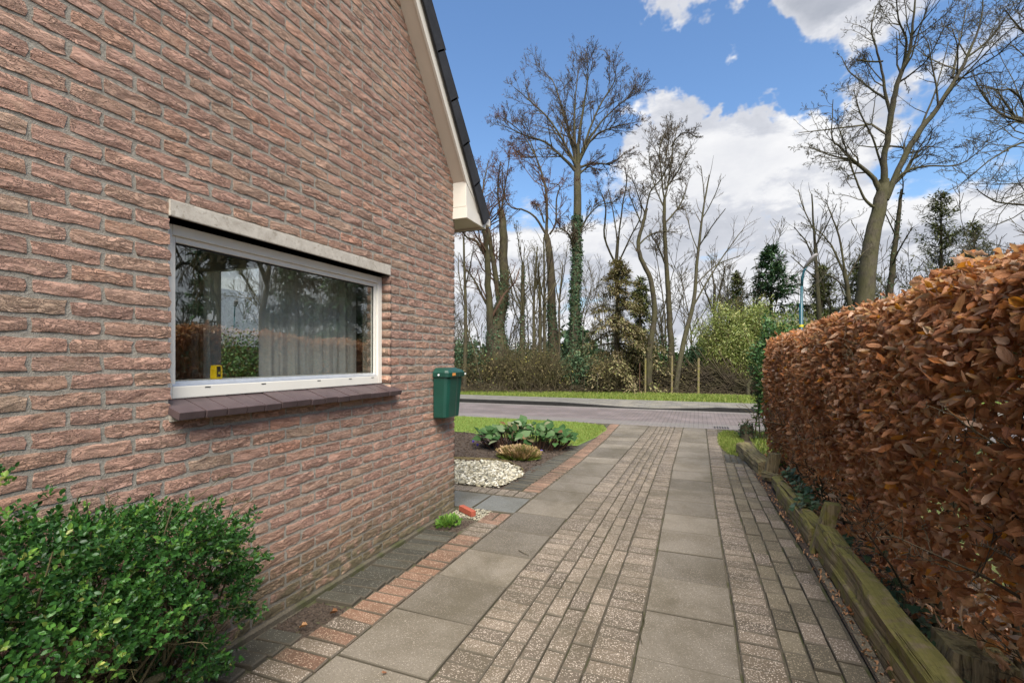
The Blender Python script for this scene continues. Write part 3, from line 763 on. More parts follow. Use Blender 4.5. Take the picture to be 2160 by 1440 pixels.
# mortar plinth at the foot of the wall
HB().prism([(WX-.01, -.05), (WX+.022, -.05), (WX+.018, .012), (WX-.01, .03)], 1, -1.2, YC-.01).build('plinth', 'joint_sand', house)
# ---- lintel
HB().box(WX-.12, WX+.012, OY0, OY1, OZ1, OZ1+.074).build('lintel', 'lintel', house, .004)
# ---- window
win = HB(); px = WX-.066
def fr(x0, x1, y0, y1, z0, z1): win.box(x0, x1, y0, y1, z0, z1)
fz0, fz1 = 1.252, OZ1-.012
fr(px-.07, px, OY0, OY0+.062, fz0, fz1); fr(px-.07, px, OY1-.052, OY1-.002, fz0, fz1)
fr(px-.07, px, OY0+.062, OY1-.052, fz1-.05, fz1); fr(px-.07, px, OY0+.062, OY1-.052, fz0, fz0+.058)
wf = win.build('window', 'frame_white', house, .005)
sb = HB(); y0, y1, z0, z1 = OY0+.062, OY1-.052, fz0+.058, fz1-.05
sb.box(px-.05, px-.014, y0, y0+.022, z0, z1).box(px-.05, px-.014, y1-.024, y1, z0, z1).box(px-.05, px-.014, y0+.022, y1-.024, z1-.028, z1)
sb.build('glazing_bead', 'frame_white', wf, .004)
HB().prism([(px-.05, z0), (px-.002, z0), (px-.004, z0+.006), (px-.030, z0+.022), (px-.05, z0+.022)], 1, y0+.001, y1-.001).build('drip_rail', 'aluminium', wf)
HB().box(px-.031, px-.0285, y0+.016, y1-.018, z0+.015, z1-.022).build('pane', 'glass', wf)
gk = HB(); gk.box(px-.028, px-.0255, y0+.020, y1-.022, z1-.036, z1-.028).box(px-.028, px-.0255, y1-.030, y1-.024, z0+.02, z1-.036); gk.build('seal', 'rubber', wf)
for yy in (1.60, 1.92, 2.33, 2.62, 2.86): HB().box(px-.004, px+.0015, yy, yy+.028, z0-.013, z0-.009).build('drain_slot', 'rubber', wf)
# wavy sealant line down the left edge of the opening
pl = []; 
for i in range(66):
    z = OZ0+.08+i*.0125; pl.append((OY0-.006+.003*math.sin(z*92)+.0015*math.sin(z*231), z))
sv = HB(); V = [(WX+.0025, a, z) for a, z in pl]+[(WX-.004, OY0+.004, z) for a, z in pl]; n = len(pl)
sv.add(V, [(i, i+1, n+i+1, n+i) for i in range(n-1)]).build('sealant', 'frame_white', wf)
# sill tiles
sill = HB().prism([(WX-.12, 1.16), (WX+.02, 1.16), (WX+.02, 1.192), (WX-.12, 1.232)], 1, OY0, OY1+.03).build('window_sill', 'mortar', house)
st = np.concatenate([[OY0-.005], OY0+.118+np.arange(15)*.1065, ]); st = np.append(st[st < 3.0], 3.045)
for a, b in zip(st[:-1], st[1:]):
    dz = random.gauss(0, .0015); dx = random.gauss(0, .0025)
    o = HB().prism([(WX-.09, 1.222+dz), (WX+.07+dx, 1.166+dz), (WX+.078+dx, 1.200+dz), (WX-.085, 1.254+dz)], 1, a+.003, b-.003).build('sill_tile', 'sill_tile', sill, .003)
# ---- eaves and verge
OX = WX+.13
def yz(y, off=0): return (y, 3.10+slope*(3.98-y)+off)
ya = .0
HB().add([(WX-.02, *yz(3.98)), (OX-.004, *yz(3.98)), (OX-.004, *yz(ya)), (WX-.02, *yz(ya))], [(0, 1, 2, 3)]).add([(WX-.02, *yz(3.98, .03)), (OX-.004, *yz(3.98, .03)), (OX-.004, *yz(ya, .03)), (WX-.02, *yz(ya, .03))], [(3, 2, 1, 0)]).build('verge_soffit', 'pvc_soffit', house)
HB().prism([yz(3.98, -.012), yz(4.36, .21-.0), (4.30, yz(4.36, .21)[1]+.06), yz(ya, .205), yz(ya, -.012)], 0, OX-.004, OX+.018).build('verge_board', 'pvc_cream', house, .002)
HB().prism([yz(3.99, .15), yz(ya, .15), yz(ya, .205), yz(4.30, .205)], 0, OX+.019, OX+.030).build('verge_trim', 'pvc_cream', house, .002)
# boxed eave end
HB().prism([(3.98, 2.868), (4.345, 2.868), (4.33, 2.90), (4.20, 3.03), (3.995, 3.10), (3.98, 3.10)], 0, WX-.02, OX+.012).build('eave_end_panel', 'pvc_cream', house, .002)
g_ = HB(); g_.box(WX-.02, OX+.022, 3.972, 3.99, 2.757, 2.862); g_.box(OX+.002, OX+.022, 3.99, 4.40, 2.757, 2.862); g_.box(-9.9, OX+.002, 4.38, 4.40, 2.757, 2.862)
g_.build('eave_fascia', 'pvc_cream', house, .003)
HB().box(-9.9, OX+.002, 4.01, 4.38, 2.775, 2.785).build('eave_soffit', 'pvc_soffit', house)
HB().box(-9.9, OX+.03, 4.40, 4.50, 2.80, 2.875).build('gutter', 'pvc_cream', house, .01)
# roof slabs
rf = HB()
for s in (1, -1):
    P = [(s*4.42, 3.10+slope*(3.98-4.42)+.27), (s*0.0, roofz(0)+.27), (0.0, roofz(0)+.22), (s*4.42, 3.10+slope*(3.98-4.42)+.22)]
    rf.prism(P if s > 0 else P[::-1], 0, -10.2, OX+.012)
roof = rf.build('roof', 'roof_tile', house)
stp = .2275; yk = 4.40; i = 0
an = math.atan(slope)
while yk > 0.1:
    zb = 3.10+slope*(3.98-yk)
    # verge tile: lip at side + curved top, lower end lifted
    u0 = np.array((yk, zb+.285)); d = np.array((-math.cos(an), math.sin(an))); nrm = np.array((math.sin(an), math.cos(an))); Ls = .37
    a = u0+nrm*.045; b = u0+d*Ls+nrm*.022; c = b-nrm*.14; e = a-nrm*.165
    t = HB().prism([tuple(e), tuple(a), tuple(b+d*.02), tuple(c+d*.02)], 0, OX+.032, OX+.050)
    a2 = a+nrm*.012
    t.prism([tuple(a-nrm*.0), tuple(a2), tuple(b+nrm*.012+d*.02), tuple(b+d*.02)], 0, OX-.20, OX+.0505)
    t.build('verge_tile', 'roof_tile', roof, .003)
    yk -= stp
# mailbox
mbx = empty('mailbox', (WX+.012, 3.60, .905), 'dark green plastic letterbox with a lid mounted near the corner of the brick wall', 'mailbox')
def loft(rings, cap=True):
    n = len(rings[0]); V = [v for r in rings for v in r]; Fc = []
    for j in range(len(rings)-1):
        for i in range(n): Fc.append((j*n+i, j*n+(i+1) % n, (j+1)*n+(i+1) % n, (j+1)*n+i))
    if cap: Fc += [tuple(range(n))[::-1], tuple(range((len(rings)-1)*n, len(rings)*n))]
    return V, Fc
def sec(w0, w1, d, z, ch=.02, bow=.0):
    m_ = (w0+w1)/2
    return [(0, w0, z), (d*.72, w0+.006, z), (d*.90, w0+ch*.9, z), (d, w0+ch*2.3, z), (d+bow, m_+.02, z), (d-.004, m_+.045, z), (d-.004, w1-.07, z), (d, w1-ch*2.0, z), (d*.9, w1-ch*.7, z), (d*.72, w1-.004, z), (0, w1, z)]
b = MB(); b.add(*loft([sec(.012, .268, .112, .012), sec(.006, .275, .125, 0+.02), sec(.004, .300, .145, .375)])); b.build('body', 'mail_green', mbx, .004)
b = MB(); b.add(*loft([sec(-.006, .318, .160, .372), sec(-.006, .318, .164, .412), sec(.006, .306, .150, .430), sec(.04, .27, .09, .452)])); b.build('lid', 'mail_green', mbx, .003)
MB().box(.162, .1665, .055, .105, .385, .408).build('name_plate', 'orange_label', mbx)
MB().tube([(.06, -.0065, .392), (.06, -.010, .392)], .009, 10).build('screw_cap', 'sticker', mbx)
MB().tube([(.150, .3185, .395), (.150, .322, .395)], .008, 10).build('screw_cap', 'sticker', mbx)
# curtain, inner curtain and yellow tool
def curtain(y0, y1, x0, x1, z0, z1, folds, amp, label, name='curtain'):
    V = []; n = folds*8
    for i in range(n+1):
        t = i/n; a = math.sin(t*folds*2*math.pi+1.3*math.sin(t*9))*(.6+.5*math.sin(t*23+1))+.45*math.sin(t*folds*5.3*math.pi+1)
        px_, py_ = x0+(x1-x0)*t, y0+(y1-y0)*t
        nx, ny = -(y1-y0), (x1-x0); l = math.hypot(nx, ny)
        for z in (z0, z1): 
            s = amp*(1 if z == z0 else .8); V.append((px_+nx/l*a*s, py_+ny/l*a*s, z))
    me = pymesh(V, [(2*i, 2*i+2, 2*i+3, 2*i+1) for i in range(n)], True)
    return tag(obj(name, me, 'curtain_cloth'), label, 'curtain', 'curtains in the side window')
curtain(2.16, 3.05, WX-.36, WX-.36, 1.0, 2.35, 9, .026, 'wide pleated grey net curtain behind the right half of the side window')
curtain(3.62, 3.62, -5.62, -5.18, .9, 2.55, 5, .03, 'narrow dark pleated curtain at the left of the side window')
HB2 = MB().box(WX-.30, WX-.137, OY0, OY1, 1.305, 1.330)
HB2.V = [(v[0]+6, v[1], v[2]) for v in HB2.V]; HB2.build('inner_sill', 'frame_white', house)
yt = empty('spirit_level', (WX-.20, 1.752, 1.3302), 'small yellow tool with a black face standing inside on the window ledge', 'tool', rz=.25)
MB().prism([(-.010, 0), (.022, 0), (.022, .05), (.017, .072), (-.006, .072), (-.010, .05)], 1, -.026, .026).build('casing', 'yellow_plastic', yt, .004)
MB().box(.0225, .0245, -.016, .008, .012, .066).build('dial', 'black_plastic', yt)
MB().box(.0246, .0256, -.010, .003, .026, .038).build('vial', 'band_yellow', yt)
# loose red brick at corner
o = MB().box(-.105, .105, -.025, .025, 0, .05).build('loose_brick', 'red_brick_loose', None, .003); o.location = (-2.0, 3.95, .002); o.rotation_euler = (0, .03, -.52)
tag(o, 'smooth orange-red brick lying loose on the ground at the house corner', 'brick')
# ------------------------------------------------------------------ trees
def grow(parent_p, parent_r, n, ratio, ang, up, wig, seg, lvl, out, rmin=.007, tmin=.15, droop=0, leafpts=None, rk=.55):
    L = np.linalg.norm(np.diff(parent_p, axis=0), axis=1).sum(); m = len(parent_p)
    if lvl <= 0: return
    k = max(1, int(n*random.uniform(.75, 1.25)))
    for _ in range(k):
        t = tmin+(1-tmin)*random.random()**.8; f = t*(m-1); i = min(int(f), m-2); w = f-i
        p = parent_p[i]*(1-w)+parent_p[i+1]*w; r = (parent_r[i]*(1-w)+parent_r[i+1]*w)
        tan = parent_p[i+1]-parent_p[i]; tan = tan/(np.linalg.norm(tan)+1e-9)
        a = random.uniform(*ang); rv = np.array([random.gauss(0, 1) for _ in range(3)]); rv -= tan*rv.dot(tan); rv /= np.linalg.norm(rv)+1e-9
        d = tan*math.cos(a)+rv*math.sin(a)+np.array((0, 0, up)); d /= np.linalg.norm(d)
        l = L*ratio*(1.1-.55*t)*random.uniform(.6, 1.25)
        q = [p]; cur = p.copy()
        for s in range(seg):
            d = d+np.array([random.gauss(0, wig) for _ in range(3)])+np.array((0, 0, up*.25-droop*(s+1)/seg)); d /= np.linalg.norm(d)
            cur = cur+d*l/seg; q.append(cur.copy())
        q = np.array(q); r0 = max(rmin, min(r*rk, l*.03)); rr = np.linspace(r0, max(rmin*.75, r0*.3), seg+1)
        out.append((q, rr))
        if leafpts is not None and lvl <= 1: leafpts.append(q[-1]); leafpts.append(q[len(q)//2])
        grow(q, rr, n*.62 if lvl > 2 else n*.55, ratio*.92, ang, up, wig, seg, lvl-1, out, rmin, .2, droop, leafpts, rk)
def smooth_poly(p, k=4):
    p = np.array(p, float); out = []
    for i in range(len(p)-1):
        p0, p1, p2, p3 = p[max(i-1, 0)], p[i], p[i+1], p[min(i+2, len(p)-1)]
        for t in np.arange(k)/k:
            out.append(.5*((2*p1)+(-p0+p2)*t+(2*p0-5*p1+4*p2-p3)*t*t+(-p0+3*p1-3*p2+p3)*t**3))
    out.append(p[-1]); return np.array(out)
def guided(D, pts, dd=0.0):
    "pts: (u, v, width px); dd: depth drift along limb, metres"
    n = len(pts); P = []; Rr = []
    for i, (u, v, w) in enumerate(pts):
        d = D+dd*i/max(1, n-1); P.append(at(u, v, d)); Rr.append(w/2/F*d)
    S = smooth_poly(np.concatenate([np.array(P), np.array(Rr)[:, None]], 1))
    S[:, :3] += R.normal(0, .018, (len(S), 3))*np.clip(S[:, 3:4]*6, .3, 1)
    return S[:, :3], np.clip(S[:, 3], .006, 9)
def tree(label, D, trunk, limbs, cat='tree', group='bare trees across the road', bark='bark', tw='twig', n=9, ratio=.42, lvl=3, ang=(.45, 1.0), up=.12, wig=.16, ivy=0, catk=0, rmin=.0058, name='bare_tree', droop=0, tn=None, seg=4, ivy_top=1.0, ivy_m='ivy_leaf', ivy_s=.085, buds=0):
    tp, tr = guided(D, trunk); base = tp[0].copy()
    if base[2] > .08: tp = np.vstack([[base[0], base[1], .05], tp]); tr = np.concatenate([[tr[0]*1.15], tr])
    main = [(tp, tr)]; tws = []; lp = []
    for l in limbs:
        dd = l[0] if isinstance(l[0], (int, float)) else random.uniform(-1.5, 1.5); pts = l[1] if isinstance(l[0], (int, float)) else l
        p, r = guided(D, pts, dd); r = r*.76; main.append((p, r))
        grow(p, r, n, ratio, ang, up, wig, seg, lvl, tws, rmin, .12, droop, lp)
    grow(tp[len(tp)//2:], tr[len(tr)//2:], tn if tn is not None else n*.5, ratio*.8, ang, up, wig, seg, max(1, lvl-1), tws, rmin, .1, droop, lp)
    loc = (base[0], base[1], 0); root = empty(name, loc, label, cat, group)
    sh = np.array(loc)
    tube_obj('trunk', [(p-sh, r) for p, r in main], 8, bark, root)
    tube_obj('twigs', [(p-sh, r) for p, r in tws], 3, tw, root)['kind'] = 'stuff'
    if catk or buds:
        lp_ = np.array(lp); k = min(len(lp_), catk or buds); s = lp_[R.permutation(len(lp_))[:k]]-sh
        s = np.repeat(s, 2, axis=0)+R.normal(0, .05, (2*k, 3)); dn = rdir(2*k)*.5+np.array((0, 0, -1.0 if catk else 1.0))
        scatter_obj('catkins' if catk else 'buds', 'catkin', TPL_DIA, s, dn, rdir(2*k), R.uniform(.022, .05, 2*k), R.random(2*k), root)['kind'] = 'stuff'
    if ivy:
        k = int(ivy); t = R.random(k)**1.1*ivy_top*(len(tp)-1); i = np.minimum(t.astype(int), len(tp)-2); w = (t-i)[:, None]
        c = tp[i]*(1-w)+tp[i+1]*w; rr = tr[i]*(1-w[:, 0])+tr[i+1]*w[:, 0]; th = R.uniform(0, 2*np.pi, k); rad = rr*R.uniform(.85, 1.12, k)+R.random(k)**3*.09
        nd = np.stack([np.cos(th), np.sin(th), np.zeros(k)], 1); pos = c+nd*rad[:, None]-sh
        scatter_obj('ivy', ivy_m, TPL_DIA, pos, rdir(k)+np.array((0, 0, -.6)), nd+rdir(k)*.5, R.uniform(.5, 1.2, k)*ivy_s, R.random(k), root)['kind'] = 'stuff'
    return root
T = tree
T('tall ivy-clad tree with a wide fan crown, tallest in the middle of the row', 21, [(1208, 826, 30), (1212, 700, 23), (1216, 560, 19), (1218, 440, 17), (1219, 350, 14)],
  [[(1219, 365, 12), (1190, 335, 8), (1150, 300, 6), (1105, 285, 4), (1058, 262, 2)], [(1219, 360, 10), (1200, 320, 7), (1165, 260, 5), (1120, 215, 3.5), (1085, 185, 2)], [(1219, 350, 11), (1205, 300, 8), (1190, 240, 5), (1168, 175, 3), (1155, 160, 2)],
   [(1219, 350, 12), (1222, 290, 9), (1232, 220, 6), (1240, 165, 3.5), (1238, 140, 2)], [(1219, 350, 10), (1238, 290, 7), (1262, 230, 5), (1292, 180, 3.5), (1300, 160, 2)], [(1219, 350, 9), (1245, 290, 6), (1280, 245, 4), (1322, 208, 3), (1336, 195, 2)],
   [(1219, 345, 8), (1252, 290, 5), (1290, 270, 4), (1340, 258, 2)], [(1219, 355, 8), (1250, 345, 5), (1290, 345, 4), (1322, 318, 2)], [(1219, 370, 7), (1242, 352, 4), (1262, 362, 2)], [(1216, 345, 9), (1212, 270, 6), (1214, 200, 4), (1222, 145, 2)],
   [(1214, 530, 8), (1200, 495, 5), (1180, 480, 3)], [(1216, 520, 7), (1232, 470, 5), (1262, 435, 3), (1300, 425, 2)]],
  bark='bark_pale', tw='twig', n=20, ratio=.40, ivy=5200, ivy_top=.72, up=.16, wig=.10, ivy_s=.11, tn=2, buds=2600)
T('alder with forked trunk and dark reddish catkins, beside the ivy-clad fan tree', 20.5, [(1175, 826, 30), (1168, 720, 23), (1163, 620, 18), (1158, 530, 15), (1152, 495, 12)],
  [[(1155, 500, 8), (1130, 460, 6), (1105, 443, 5), (1080, 438, 4), (1062, 410, 3), (1060, 350, 2)], [(1152, 505, 9), (1154, 440, 8), (1148, 385, 6), (1130, 330, 4), (1112, 280, 2)], [(1160, 495, 6), (1172, 470, 5), (1174, 420, 4), (1180, 392, 3), (1160, 388, 2)],
   [(1148, 470, 5), (1138, 440, 4), (1128, 430, 2)], [(1130, 330, 4), (1100, 330, 3), (1075, 300, 2)], [(1130, 330, 4), (1100, 280, 3), (1062, 250, 2)]],
  bark='bark_dark', tw='twig_red', n=15, ratio=.42, ivy=1600, ivy_top=.45, catk=1900, wig=.2, tn=2)
T('massive ivied twin-trunk tree rising just right of the house corner', 20, [(1052, 828, 62), (1050, 740, 52), (1046, 690, 40), (1062, 620, 23), (1062, 540, 20), (1060, 470, 17), (1055, 440, 14)],
  [[(1040, 740, 30), (1034, 680, 22), (1030, 600, 19), (1026, 520, 17), (1020, 470, 15)], [(1056, 650, 18), (1045, 580, 16), (1034, 510, 13), (1022, 450, 10)], [(1024, 540, 8), (1005, 510, 7), (985, 500, 5), (972, 485, 3)], [(1025, 640, 7), (1000, 590, 5), (975, 560, 3)],
   [(1055, 445, 7), (1050, 400, 5), (1056, 340, 2)], [(1058, 445, 6), (1066, 390, 4), (1075, 330, 2)], [(1022, 470, 7), (1018, 410, 5), (1030, 340, 2)], [(1022, 470, 6), (1004, 420, 4), (998, 370, 2)]],
  bark='bark', tw='twig_red', n=14, ratio=.42, ivy=2600, ivy_top=.6, catk=1300, wig=.2, tn=3)
T('slender pollarded tree with a bushy head, between twin-trunk tree and alder', 19.6, [(1100, 826, 15), (1101, 740, 12), (1102, 650, 10), (1103, 560, 8)],
  [[(1102, 650, 6), (1085, 610, 4), (1072, 560, 2)], [(1103, 640, 6), (1104, 590, 4), (1106, 520, 2)], [(1103, 560, 5), (1095, 520, 3), (1090, 480, 2)], [(1102, 655, 5), (1090, 640, 3), (1074, 600, 2)], [(1102, 690, 4), (1084, 650, 3), (1078, 590, 2)]], tw='twig_olive', n=10, ratio=.45, lvl=3, ivy=500, tn=6)
T('thin leaning tree seen right beside the brick corner', 19, [(980, 826, 9), (982, 700, 8), (981, 600, 6), (978, 500, 4)], [[(981, 610, 4), (992, 560, 3), (1000, 520, 2)], [(982, 680, 4), (1000, 740, 3), (1014, 800, 3)], [(980, 640, 4), (970, 590, 3), (966, 540, 2)]], tw='twig_olive', n=8, lvl=2, ratio=.45, tn=4)
for i, (u, w, top, lab) in enumerate([(1128, 7, 520, 'leftmost of the thin straight saplings left of the alder'), (1141, 8, 560, 'middle of the thin straight saplings left of the alder'), (1150, 7, 500, 'rightmost of the thin straight saplings left of the alder'), (1182, 5, 560, 'thin sapling squeezed between the alder and the ivy-clad fan tree')]):
    T(lab, 19.3+i*.25, [(u-3, 826, w*1.3), (u-2, 720, w), (u+random.uniform(-4, 4), 640, w*.8), (u+random.uniform(-6, 6), top, 3)], [[(u, 650, 4), (u-10, 600, 3), (u-16, 540, 2)], [(u, 620, 3), (u+8, 570, 2.4), (u+14, 530, 2)]], bark='bark', tw='twig_olive', n=9, lvl=2, ratio=.5, tn=12, name='sapling', group='thin saplings at the wood edge')
T('crooked tree whose limbs twist above the brown conifer', 22, [(1298, 826, 14), (1302, 660, 10), (1300, 560, 8), (1304, 500, 6)],
  [[(1300, 560, 6), (1275, 500, 5), (1278, 440, 4), (1265, 400, 2)], [(1304, 510, 5), (1312, 440, 4), (1322, 380, 3), (1316, 350, 2)], [(1302, 560, 5), (1330, 500, 4), (1352, 455, 3), (1350, 420, 2)], [(1303, 520, 4), (1294, 450, 3), (1284, 400, 2)]], n=9, ratio=.42, catk=500, lvl=3, wig=.25)
T('S-curved tree behind the left wooden stake', 18.6, [(1369, 826, 15), (1370, 750, 13), (1380, 660, 11), (1372, 590, 10), (1352, 545, 9), (1346, 510, 8), (1357, 470, 7), (1364, 440, 6)],
  [[(1348, 515, 5), (1372, 495, 4), (1400, 488, 3), (1430, 490, 2)], [(1362, 445, 5), (1372, 405, 4), (1392, 380, 3.5), (1410, 350, 2)], [(1360, 450, 4), (1345, 410, 3), (1332, 370, 2)], [(1352, 470, 4), (1335, 430, 3), (1325, 400, 2)]], bark='bark', n=13, ratio=.45, wig=.24, tn=2)
T('straight tall tree with a dense dark oval crown, behind the middle stake', 19.5, [(1417, 826, 17), (1416, 740, 13), (1411, 640, 11), (1406, 560, 9), (1401, 480, 8), (1402, 420, 6)],
  [[(1402, 430, 5), (1395, 370, 4), (1392, 310, 3), (1405, 275, 2)], [(1402, 425, 5), (1412, 370, 4), (1420, 310, 3), (1428, 270, 2)], [(1402, 400, 5), (1425, 370, 4), (1450, 320, 2)], [(1402, 440, 4), (1380, 390, 3), (1368, 330, 2)], [(1403, 400, 4), (1404, 340, 3), (1412, 290, 2)], [(1404, 470, 5), (1436, 430, 4), (1448, 390, 2)], [(1404, 560, 5), (1388, 520, 4), (1372, 495, 2)],
   [(1415, 310, 3), (1440, 280, 2.4), (1470, 290, 2)]], bark='bark', n=18, ratio=.42, up=.14, tn=2, wig=.19)
T('slanting sparse tree with long ascending branches, above the right stake', 18.8, [(1424, 826, 11), (1442, 720, 10), (1462, 640, 8), (1472, 540, 6), (1482, 450, 4), (1496, 370, 2.5)],
  [[(1460, 650, 5), (1500, 580, 4), (1540, 520, 3), (1570, 480, 2)], [(1468, 600, 4), (1510, 560, 3.5), (1560, 540, 2)], [(1474, 520, 4), (1500, 480, 3), (1530, 440, 2)], [(1482, 460, 3), (1504, 420, 2.5), (1520, 380, 2)], [(1472, 530, 3), (1455, 480, 2.5), (1445, 440, 2)], [(1485, 440, 3), (1484, 400, 2.4), (1478, 350, 2)]], bark='bark_pale', n=8, ratio=.40, lvl=2, up=.2, wig=.08, tn=5)
T('small round-headed bare tree between slanting tree and spruce', 23, [(1512, 826, 11), (1512, 720, 9), (1507, 660, 7), (1508, 600, 5)], [[(1507, 665, 6), (1490, 620, 4), (1476, 590, 2)], [(1509, 650, 5), (1522, 600, 4), (1530, 560, 2)], [(1508, 610, 4), (1502, 570, 3), (1500, 545, 2)]], tw='twig_grey', n=11, lvl=3, ratio=.42)
T('huge spreading bare tree towering over the hedge on the right', 17.5, [(1815, 826, 48), (1822, 660, 37), (1830, 560, 32), (1845, 480, 28), (1858, 420, 25), (1864, 380, 19)],
  [[(1864, 395, 19), (1868, 320, 15), (1880, 240, 15), (1892, 180, 12), (1918, 110, 9), (1925, 50, 6), (1935, -40, 3)],
   [(1868, 420, 19), (1895, 360, 15), (1930, 290, 15), (1975, 230, 12), (2020, 160, 10), (2045, 110, 7), (2070, 40, 4), (2075, -30, 2)],
   [(1880, 245, 9), (1868, 200, 8), (1860, 150, 6), (1848, 100, 5), (1838, 60, 4), (1848, 15, 2)], [(1870, 210, 6), (1840, 190, 5), (1815, 170, 4), (1790, 150, 3), (1775, 120, 2)], [(1862, 130, 5), (1830, 130, 4), (1805, 125, 2)],
   [(1855, 400, 15), (1838, 370, 11), (1800, 340, 8), (1772, 310, 6), (1755, 290, 4), (1757, 210, 2)], [(1790, 335, 6), (1760, 330, 4), (1730, 320, 3), (1705, 310, 2)], [(1850, 440, 9), (1828, 425, 7), (1810, 390, 5), (1795, 350, 4), (1780, 300, 3), (1765, 260, 2)],
   [(1875, 390, 9), (1915, 360, 7), (1960, 350, 5), (2010, 350, 4), (2045, 335, 3), (2090, 300, 2)], [(1870, 400, 10), (1905, 370, 8), (1930, 330, 6), (1950, 310, 4), (1990, 312, 2)],
   [(1900, 160, 8), (1912, 90, 6), (1895, 40, 4), (1890, -30, 2)], [(2010, 165, 6), (2015, 130, 5), (2030, 60, 3), (2040, 10, 2)], [(1940, 275, 6), (1970, 200, 4), (1985, 150, 3), (2000, 90, 2)], [(2035, 125, 6), (2080, 90, 5), (2120, 40, 3), (2150, -10, 2)],
   [(1895, 175, 6), (1930, 150, 4), (1960, 120, 3), (1990, 60, 2)], [(1860, 350, 6), (1840, 290, 5), (1815, 240, 4), (1800, 190, 2)]],
  bark='bark_pale', tw='twig_grey', n=15, ratio=.42, wig=.25, rmin=.0062, up=.05, ang=(.5, 1.15), tn=1, ivy=0)
T('slim ivy-dotted trunk between the huge bare tree and the dark yew', 18.4, [(1868, 826, 16), (1872, 680, 14), (1880, 590, 12), (1888, 520, 10), (1896, 450, 8), (1902, 400, 5)], [[(1882, 560, 5), (1900, 520, 4), (1925, 480, 2)], [(1890, 500, 4), (1872, 460, 3), (1862, 430, 2)], [(1900, 420, 4), (1905, 390, 3), (1900, 350, 2)]], n=8, lvl=2, ratio=.4, ivy=300, tw='twig_olive')
T('sparse young tree with upswept branches behind the street lamp', 19.5, [(1728, 826, 14), (1730, 700, 10), (1724, 600, 8), (1720, 530, 6), (1716, 470, 4), (1712, 410, 2.5)],
  [[(1722, 560, 4), (1700, 510, 3.5), (1675, 480, 2)], [(1720, 520, 4), (1742, 480, 3), (1765, 430, 2)], [(1718, 490, 4), (1695, 440, 3), (1684, 400, 2)], [(1724, 600, 4), (1755, 560, 3), (1790, 545, 2)], [(1724, 590, 4), (1690, 560, 3), (1668, 540, 2)]], bark='bark_pale', tw='twig_grey', n=5, lvl=2, ratio=.45, up=.15, wig=.13)
T('low wide bare tree with arching boughs in front of the huge trunk', 17.0, [(1800, 826, 16), (1798, 700, 12), (1790, 620, 9), (1780, 570, 8)], [[(1786, 590, 6), (1760, 530, 5), (1730, 490, 3), (1690, 470, 2)], [(1782, 570, 6), (1770, 500, 5), (1752, 450, 3), (1742, 420, 2)], [(1785, 590, 5), (1815, 540, 4), (1840, 520, 2)], [(1790, 620, 5), (1765, 590, 4), (1735, 575, 3), (1705, 560, 2)]], tw='twig_grey', bark='bark', n=10, ratio=.42, wig=.22)
T('bare tree reaching in from beyond the right edge of the view', 17.5, [(2330, 826, 60), (2320, 600, 50), (2300, 420, 44), (2290, 300, 34)],
  [[(2300, 330, 16), (2230, 290, 10), (2170, 260, 8), (2110, 240, 6), (2070, 195, 4), (2050, 150, 2)], [(2300, 350, 14), (2220, 200, 10), (2190, 100, 7), (2150, 60, 5), (2120, 20, 2)], [(2300, 380, 14), (2220, 330, 10), (2160, 255, 7), (2140, 245, 6), (2100, 190, 4), (2060, 180, 2)],
   [(2300, 430, 12), (2220, 350, 9), (2170, 300, 6), (2100, 330, 4), (2050, 370, 3), (2015, 400, 2)], [(2300, 450, 12), (2220, 440, 8), (2160, 432, 6), (2100, 425, 4), (2060, 400, 2)], [(2300, 400, 12), (2230, 340, 8), (2150, 205, 6), (2110, 190, 4), (2070, 185, 3)], [(2290, 300, 14), (2240, 150, 10), (2200, 20, 6), (2180, -60, 3)],
   [(2300, 480, 9), (2230, 500, 7), (2160, 530, 5), (2100, 540, 3), (2050, 520, 2)]], n=14, ratio=.42, tw='twig_grey', bark='bark', wig=.24)
# trees in the neighbour's garden, seen mirrored in the window
def wtree(label, x, y, h, spread, **kw):
    D0 = 1; P0 = np.array((x, y, 0)); root_l = []
    tp = smooth_poly([(x, y, 0), (x+.1, y, h*.3), (x-.1, y+.1, h*.6), (x, y, h*.9)]); tr = np.linspace(.02*h, .012, len(tp)); main = [(tp, tr)]; tws = []; lp = []
    for i in range(kw.get('nl', 9)):
        a = random.uniform(0, 6.28); z = h*random.uniform(.3, .75); c = np.array((math.cos(a), math.sin(a), 0))
        L = spread*random.uniform(.7, 1.1)
        if kw.get('willow'): pts = [(x, y, z), *(tuple(np.array((x, y, z))+c*L*t+np.array((0, 0, zz))) for t, zz in ((.4, h*.18), (.8, h*.12), (1.0, -h*.05)))]
        else: pts = [(x, y, z), *(tuple(np.array((x, y, z))+c*L*t+np.array((0, 0, zz))) for t, zz in ((.3, h*.12), (.7, h*.28), (.9, h*.42)))]
        p = smooth_poly(pts); r = np.linspace(.008*h, .012, len(p)); main.append((p, r))
        grow(p, r, kw.get('n', 12), kw.get('ratio', .4), (.4, 1.0), kw.get('up', .1), .15, 4, kw.get('lvl', 3), tws, .010, .1, kw.get('droop', 0), lp)
    root = empty('garden_tree', (x, y, 0), label, 'tree', kw.get('group', "trees in the neighbour's garden")); sh = P0
    tube_obj('trunk', [(p-sh, r) for p, r in main], 6, 'bark', root); tube_obj('twigs', [(p-sh, r) for p, r in tws], 3, kw.get('tw', 'twig_olive'), root)['kind'] = 'stuff'
wtree('weeping willow with hanging twigs mirrored at the left of the window', 6.6, 6.6, 7, 2.6, willow=True, droop=.5, up=0, ratio=.5, n=14, nl=10)
wtree('branchy bare tree mirrored in the middle of the window', 9.5, 10.5, 11, 3.6, n=11)
